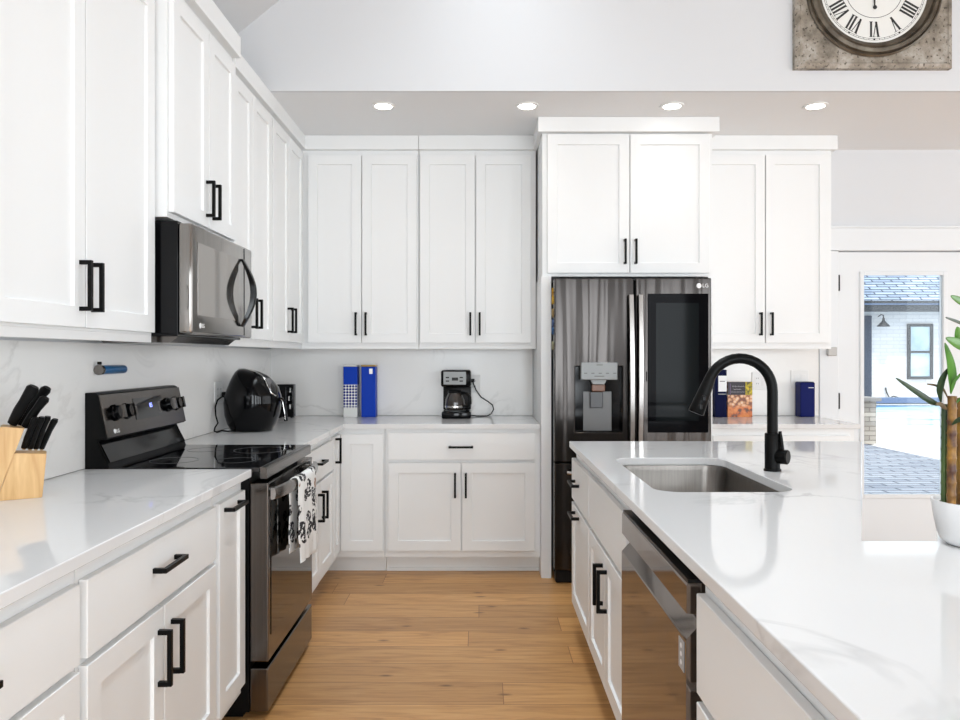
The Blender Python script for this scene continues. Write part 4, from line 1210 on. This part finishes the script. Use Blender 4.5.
# ------------------------------------------------------------------ wall clock on the header
KC = Vector((px(874.3, -11, 3.975).x, YH, px(874.3, -11, 3.975).z))
ck = thing('wall_clock', (KC.x, YH, KC.z), 'large square weathered metal clock with roman numerals, high on the white wall', 'clock')
def weathered():
    m = mat('weathered_metal', srgb(120, 112, 100), .5, .1); n = N(m)
    mp = n.coords((1, 1, 1))
    no = n.new('ShaderNodeTexNoise', i_Scale=9.0, i_Detail=8.0, i_Roughness=.65); n.link(mp, 0, no, 'Vector')
    r = n.ramp([(.3, srgb(92, 84, 74)), (.5, srgb(146, 137, 124)), (.7, srgb(186, 180, 172))]); n.link(no, 'Fac', r, 'Fac')
    n2 = n.new('ShaderNodeTexNoise', i_Scale=55.0, i_Detail=3.0); n.link(mp, 0, n2, 'Vector')
    r2 = n.ramp([(.33, (.22, .2, .17)), (.42, (1, 1, 1))]); n.link(n2, 'Fac', r2, 'Fac')
    mx = n.new('ShaderNodeMix', data_type='RGBA', blend_type='MULTIPLY'); mx.inputs[0].default_value = 1
    n.t.links.new(r.outputs['Color'], mx.inputs[6]); n.t.links.new(r2.outputs['Color'], mx.inputs[7]); n.t.links.new(mx.outputs[2], n.b.inputs['Base Color'])
    n.bump(n2, 'Fac', .3, .004)
    return m
wm = weathered()
h = .417
def sq(ins, v):
    return [(KC.x - h + ins, YH - v, KC.z - h + ins), (KC.x + h - ins, YH - v, KC.z - h + ins), (KC.x + h - ins, YH - v, KC.z + h - ins), (KC.x - h + ins, YH - v, KC.z + h - ins)]
MB().loft([sq(0, .0005), sq(0, .032), sq(.022, .042), sq(.026, .038), sq(.03, .036)]).build('case', wm, ck)
MB().lathe([(.285, -.036), (.36, -.036), (.362, -.046), (.353, -.053), (.346, -.047), (.340, -.060), (.322, -.064), (.316, -.051), (.307, -.058), (.292, -.047), (.285, -.043), (.285, -.036)], (KC.x, YH, KC.z), 'y', 96).build('bezel', mottled('bezel_bronze', srgb(112, 103, 90), srgb(78, 70, 60), 14, .35, .55), ck, True, angle=50)
MB().lathe([(.001, -.0362), (.287, -.0362), (.287, -.040), (.001, -.040)], (KC.x, YH, KC.z), 'y', 96).build('dial', mat('dial_white', (.80, .80, .77), .5), ck)
inkm = mat('dial_ink', (.02, .02, .02), .5)
yd = YH - .0402
def flat(mb, poly, y):
    mb.prism(poly, 'y', y, y - .0008)
def circ(mb, r0, r1, n=96):
    mb.lathe([(r0, 0), (r1, 0), (r1, -.0006), (r0, -.0006), (r0, 0)], (KC.x, yd, KC.z), 'y', n)
mb = MB(); circ(mb, .151, .1535); mb.build('inner_ring', inkm, ck)
mb = MB(); circ(mb, .262, .2635); circ(mb, .270, .2715)
for k in range(60):
    a = k / 60 * 2 * math.pi; r0, r1, hw = .2637, .2698, .0009
    c_, s_ = math.cos(a), math.sin(a)
    flat(mb, [(KC.x + r0 * c_ - hw * s_, KC.z + r0 * s_ + hw * c_), (KC.x + r0 * c_ + hw * s_, KC.z + r0 * s_ - hw * c_), (KC.x + r1 * c_ + hw * s_, KC.z + r1 * s_ - hw * c_), (KC.x + r1 * c_ - hw * s_, KC.z + r1 * s_ + hw * c_)], yd)
for k in range(12):
    a = k / 12 * 2 * math.pi
    mb.tube([(KC.x + .2665 * math.cos(a), yd, KC.z + .2665 * math.sin(a)), (KC.x + .2665 * math.cos(a), yd - .0012, KC.z + .2665 * math.sin(a))], .005, 12)
mb.build('minute_track', inkm, ck)
romans = ['XII', 'I', 'II', 'III', 'IIII', 'V', 'VI', 'VII', 'VIII', 'IX', 'X', 'XI']
for k, rn in enumerate(romans):
    ang = math.radians(90 - 30 * k)
    rad = Vector((math.cos(ang), math.sin(ang))); tan = Vector((rad.y, -rad.x))   # tan = reading direction with tops outward
    wd = {'I': .0185, 'V': .034, 'X': .036}; H = .040
    tot = sum(wd[c] for c in rn); u = -tot / 2
    mb = MB()
    def st(u0, v0, u1, v1, w0):
        q = []
        for uu, vv in ((u0 - w0, v0), (u0 + w0, v0), (u1 + w0, v1), (u1 - w0, v1)):
            p = rad * (.213 + vv) + tan * uu
            q.append((KC.x + p.x, KC.z + p.y))
        flat(mb, q, yd)
    for c in rn:
        m_ = u + wd[c] / 2
        if c == 'I':
            st(m_, -H, m_, H, .0055)
            for v in (-H, H): st(m_ , v - .0012, m_, v + .0012, .009)
        elif c == 'V':
            st(m_ - .0125, H, m_, -H, .0055); st(m_ + .0125, H, m_, -H, .002)
            for du in (-.0125, .0125): st(m_ + du, H - .0012, m_ + du, H + .0012, .0095)
        else:
            st(m_ - .0125, H, m_ + .0125, -H, .0055); st(m_ + .0125, H, m_ - .0125, -H, .002)
            for du in (-.0125, .0125):
                for v in (-H, H): st(m_ + du, v - .0012, m_ + du, v + .0012, .0095)
        u += wd[c]
    mb.build('numeral', inkm, ck)
mb = MB(); yh_ = yd - .004
mb.prism([(KC.x - .0035, KC.z - .095), (KC.x + .0035, KC.z - .095), (KC.x + .005, KC.z + .01), (KC.x + .002, KC.z + .22), (KC.x - .002, KC.z + .22), (KC.x - .005, KC.z + .01)], 'y', yh_, yh_ - .0012)
mb.tube([(KC.x + .002, yh_ + .0005, KC.z - .098), (KC.x + .002, yh_ - .002, KC.z - .098)], .0105, 20)
mb.build('minute_hand', inkm, ck)
mb = MB(); mb.prism([(KC.x - .006, KC.z), (KC.x + .006, KC.z), (KC.x + .012, KC.z + .09), (KC.x + .006, KC.z + .14), (KC.x - .004, KC.z + .09)], 'y', yh_ + .0025, yh_ + .0015); mb.build('hour_hand', inkm, ck)
mb = MB(); mb.tube([(KC.x, yd, KC.z), (KC.x, yh_ - .003, KC.z)], .010, 20); mb.build('centre_cap', inkm, ck)

# ------------------------------------------------------------------ downlights in the soffit
dl0 = None
emi = mat('downlight_lens', (.9, .9, .88), .4, emit=(1, .96, .9, 1), estr=6.0)
pos = [(px(383.5, 0, 4.25).x, 'recessed ceiling light nearest the left wall cabinets'), (px(527, 0, 4.25).x, 'recessed ceiling light above the coffee maker counter, just left of the fridge cabinet'),
       (px(672, 0, 4.25).x, 'recessed ceiling light in front of the cabinet above the refrigerator'), (px(815.5, 0, 4.25).x, 'recessed ceiling light below the wall clock, in front of the right wall cabinet')]
for x, lab in pos:
    loc = (x, 4.25, ZS)
    if dl0 is None:
        dl0 = thing('downlight', loc, lab, 'ceiling light', 'recessed lights in the soffit')
        MB().lathe([(.048, -.0005), (.068, -.0005), (.066, -.006), (.050, -.007), (.048, -.0005)], loc, 'z', 40).build('trim_ring', M['whiteplastic'], dl0, True)
        MB().lathe([(.001, -.0005), (.047, -.0005), (.047, -.004), (.001, -.005)], loc, 'z', 32).build('lens', emi, dl0, True)
    else:
        dup(dl0, loc, lab)
    l = bpy.data.lights.new('downlight_beam', 'SPOT'); l.energy = 1.5; l.spot_size = math.radians(115); l.spot_blend = .8; l.shadow_soft_size = .05; l.color = (1, .95, .88)
    lo = bpy.data.objects.new('downlight_beam', l); lo.location = (x, 4.25, ZS - .02); C.objects.link(lo)

# ------------------------------------------------------------------ outside
GZ = -.10
mb = MB(); mb.box(-6, 40, YB + .16, 15.3, GZ - .06, GZ); mb.box(-6, 40, 23.0, 34, GZ - .06, GZ); mb.box(-6, 7.0, 15.3, 23.0, GZ - .06, GZ)
struct(mb.build('pool_deck', M['concrete']))
mb = MB(); mb.prism([(-6, YB + .17), (6.5, YB + .17), (6.3, 9.0), (6.24, 10.2), (6.14, 12.3), (6.0, 14.0), (-6, 14.0)], 'z', GZ + .0005, GZ + .02)
struct(mb.build('patio', M['paver']))
mb = MB(); mb.box(7.0, 40, 15.3, 23.0, GZ - .12, GZ - .07)
struct(mb.build('pool_water', M['water']))
mb = MB(); mb.box(7.0, 40, 22.6, 23.0, GZ + .001, GZ + .16)
struct(mb.build('pool_ledge', M['bluegrey']))
pl_ = thing('brick_pier', (6.12, 12.2, GZ), 'short stone pier with flat cap at the edge of the patio', 'pier')
MB().box(5.86, 6.34, 12.0, 12.5, GZ + .0205, .60).build('shaft', M['stone'], pl_)
MB().box(5.80, 6.40, 11.94, 12.56, .6005, .66, .01).build('cap', M['stonecap'], pl_)
HY = 26.0
hs = thing('house', (15, HY + 3, GZ), 'white brick house with grey shingle roof beyond the pool', 'house')
MB().box(3, 30, HY, HY + 8, GZ + .001, 2.95).build('wall', M['whitebrick'], hs)
mb = MB()
mb.prism([(HY - .62, 3.20), (HY + 5, 6.6), (HY + 10, 6.6), (HY + 10, 3.20)], 'x', 2, 31)
mb.build('roof', M['shingle'], hs)
MB().box(2, 31, HY - .62, HY - .002, 2.86, 3.195).build('fascia', M['fascia'], hs)
MB().box(2, 31, HY - .66, HY - .622, 3.06, 3.10).build('gutter', M['bluegrey'], hs)
def hwin(x0, x1, z0, z1, rail):
    t_ = .10
    mb = MB()
    mb.box(x0, x0 + t_, HY - .06, HY - .001, z0, z1); mb.box(x1 - t_, x1, HY - .06, HY - .001, z0, z1)
    mb.box(x0 + t_, x1 - t_, HY - .06, HY - .001, z0, z0 + t_); mb.box(x0 + t_, x1 - t_, HY - .06, HY - .001, z1 - t_, z1)
    if rail:
        mb.box(x0 + t_, x1 - t_, HY - .06, HY - .001, (z0 + z1) / 2 - .05, (z0 + z1) / 2 + .02)
    w_ = mb.build('window', M['housewin'], hs)
    MB().box(x0 + t_, x1 - t_, HY - .02, HY - .0012, z0 + t_, z1 - t_).build('pane', M['housepane'], w_)
hwin(14.80, 15.68, .52, 2.44, True)
mb = MB(); mb.box(12.9, 13.55, HY - .06, HY - .001, GZ + .02, 2.72); dr2 = mb.build('door', mat('slate_door', srgb(48, 60, 80), .5), hs)
bl = thing('barn_light', px(883.5, 322, HY - .35), 'dark barn-style lamp mounted on the white brick house wall', 'lamp')
q = px(883.5, 326.5, HY - .35)
MB().lathe([(.001, .30), (.03, .30), (.045, .2), (.09, .14), (.20, .02), (.205, 0), (.19, 0), (.08, .12), (.001, .16)], q, 'z', 28).build('shade', M['housewin'], bl, True)
MB().tube([q + Vector((0, 0, .29)), q + Vector((0, 0, .38)), q + Vector((0, .15, .42)), q + Vector((0, .32, .36))], .018, 10).build('arm', M['housewin'], bl, True)
hz = [px(885.5, 387.5, HY - .04), px(886.5, 392, HY - .06), px(889.5, 398, HY - .1), px(893.5, 402, HY - .3), px(898, 402.6, HY - .6)]
hz[-1].z = GZ + .02; hz[-2].z = max(hz[-2].z, GZ + .05)
tag(MB().tube(hz, .022, 8).build('garden_hose', M['black'], None, True, origin=hz[0]), 'thin dark hose hanging down the white house wall', 'hose')
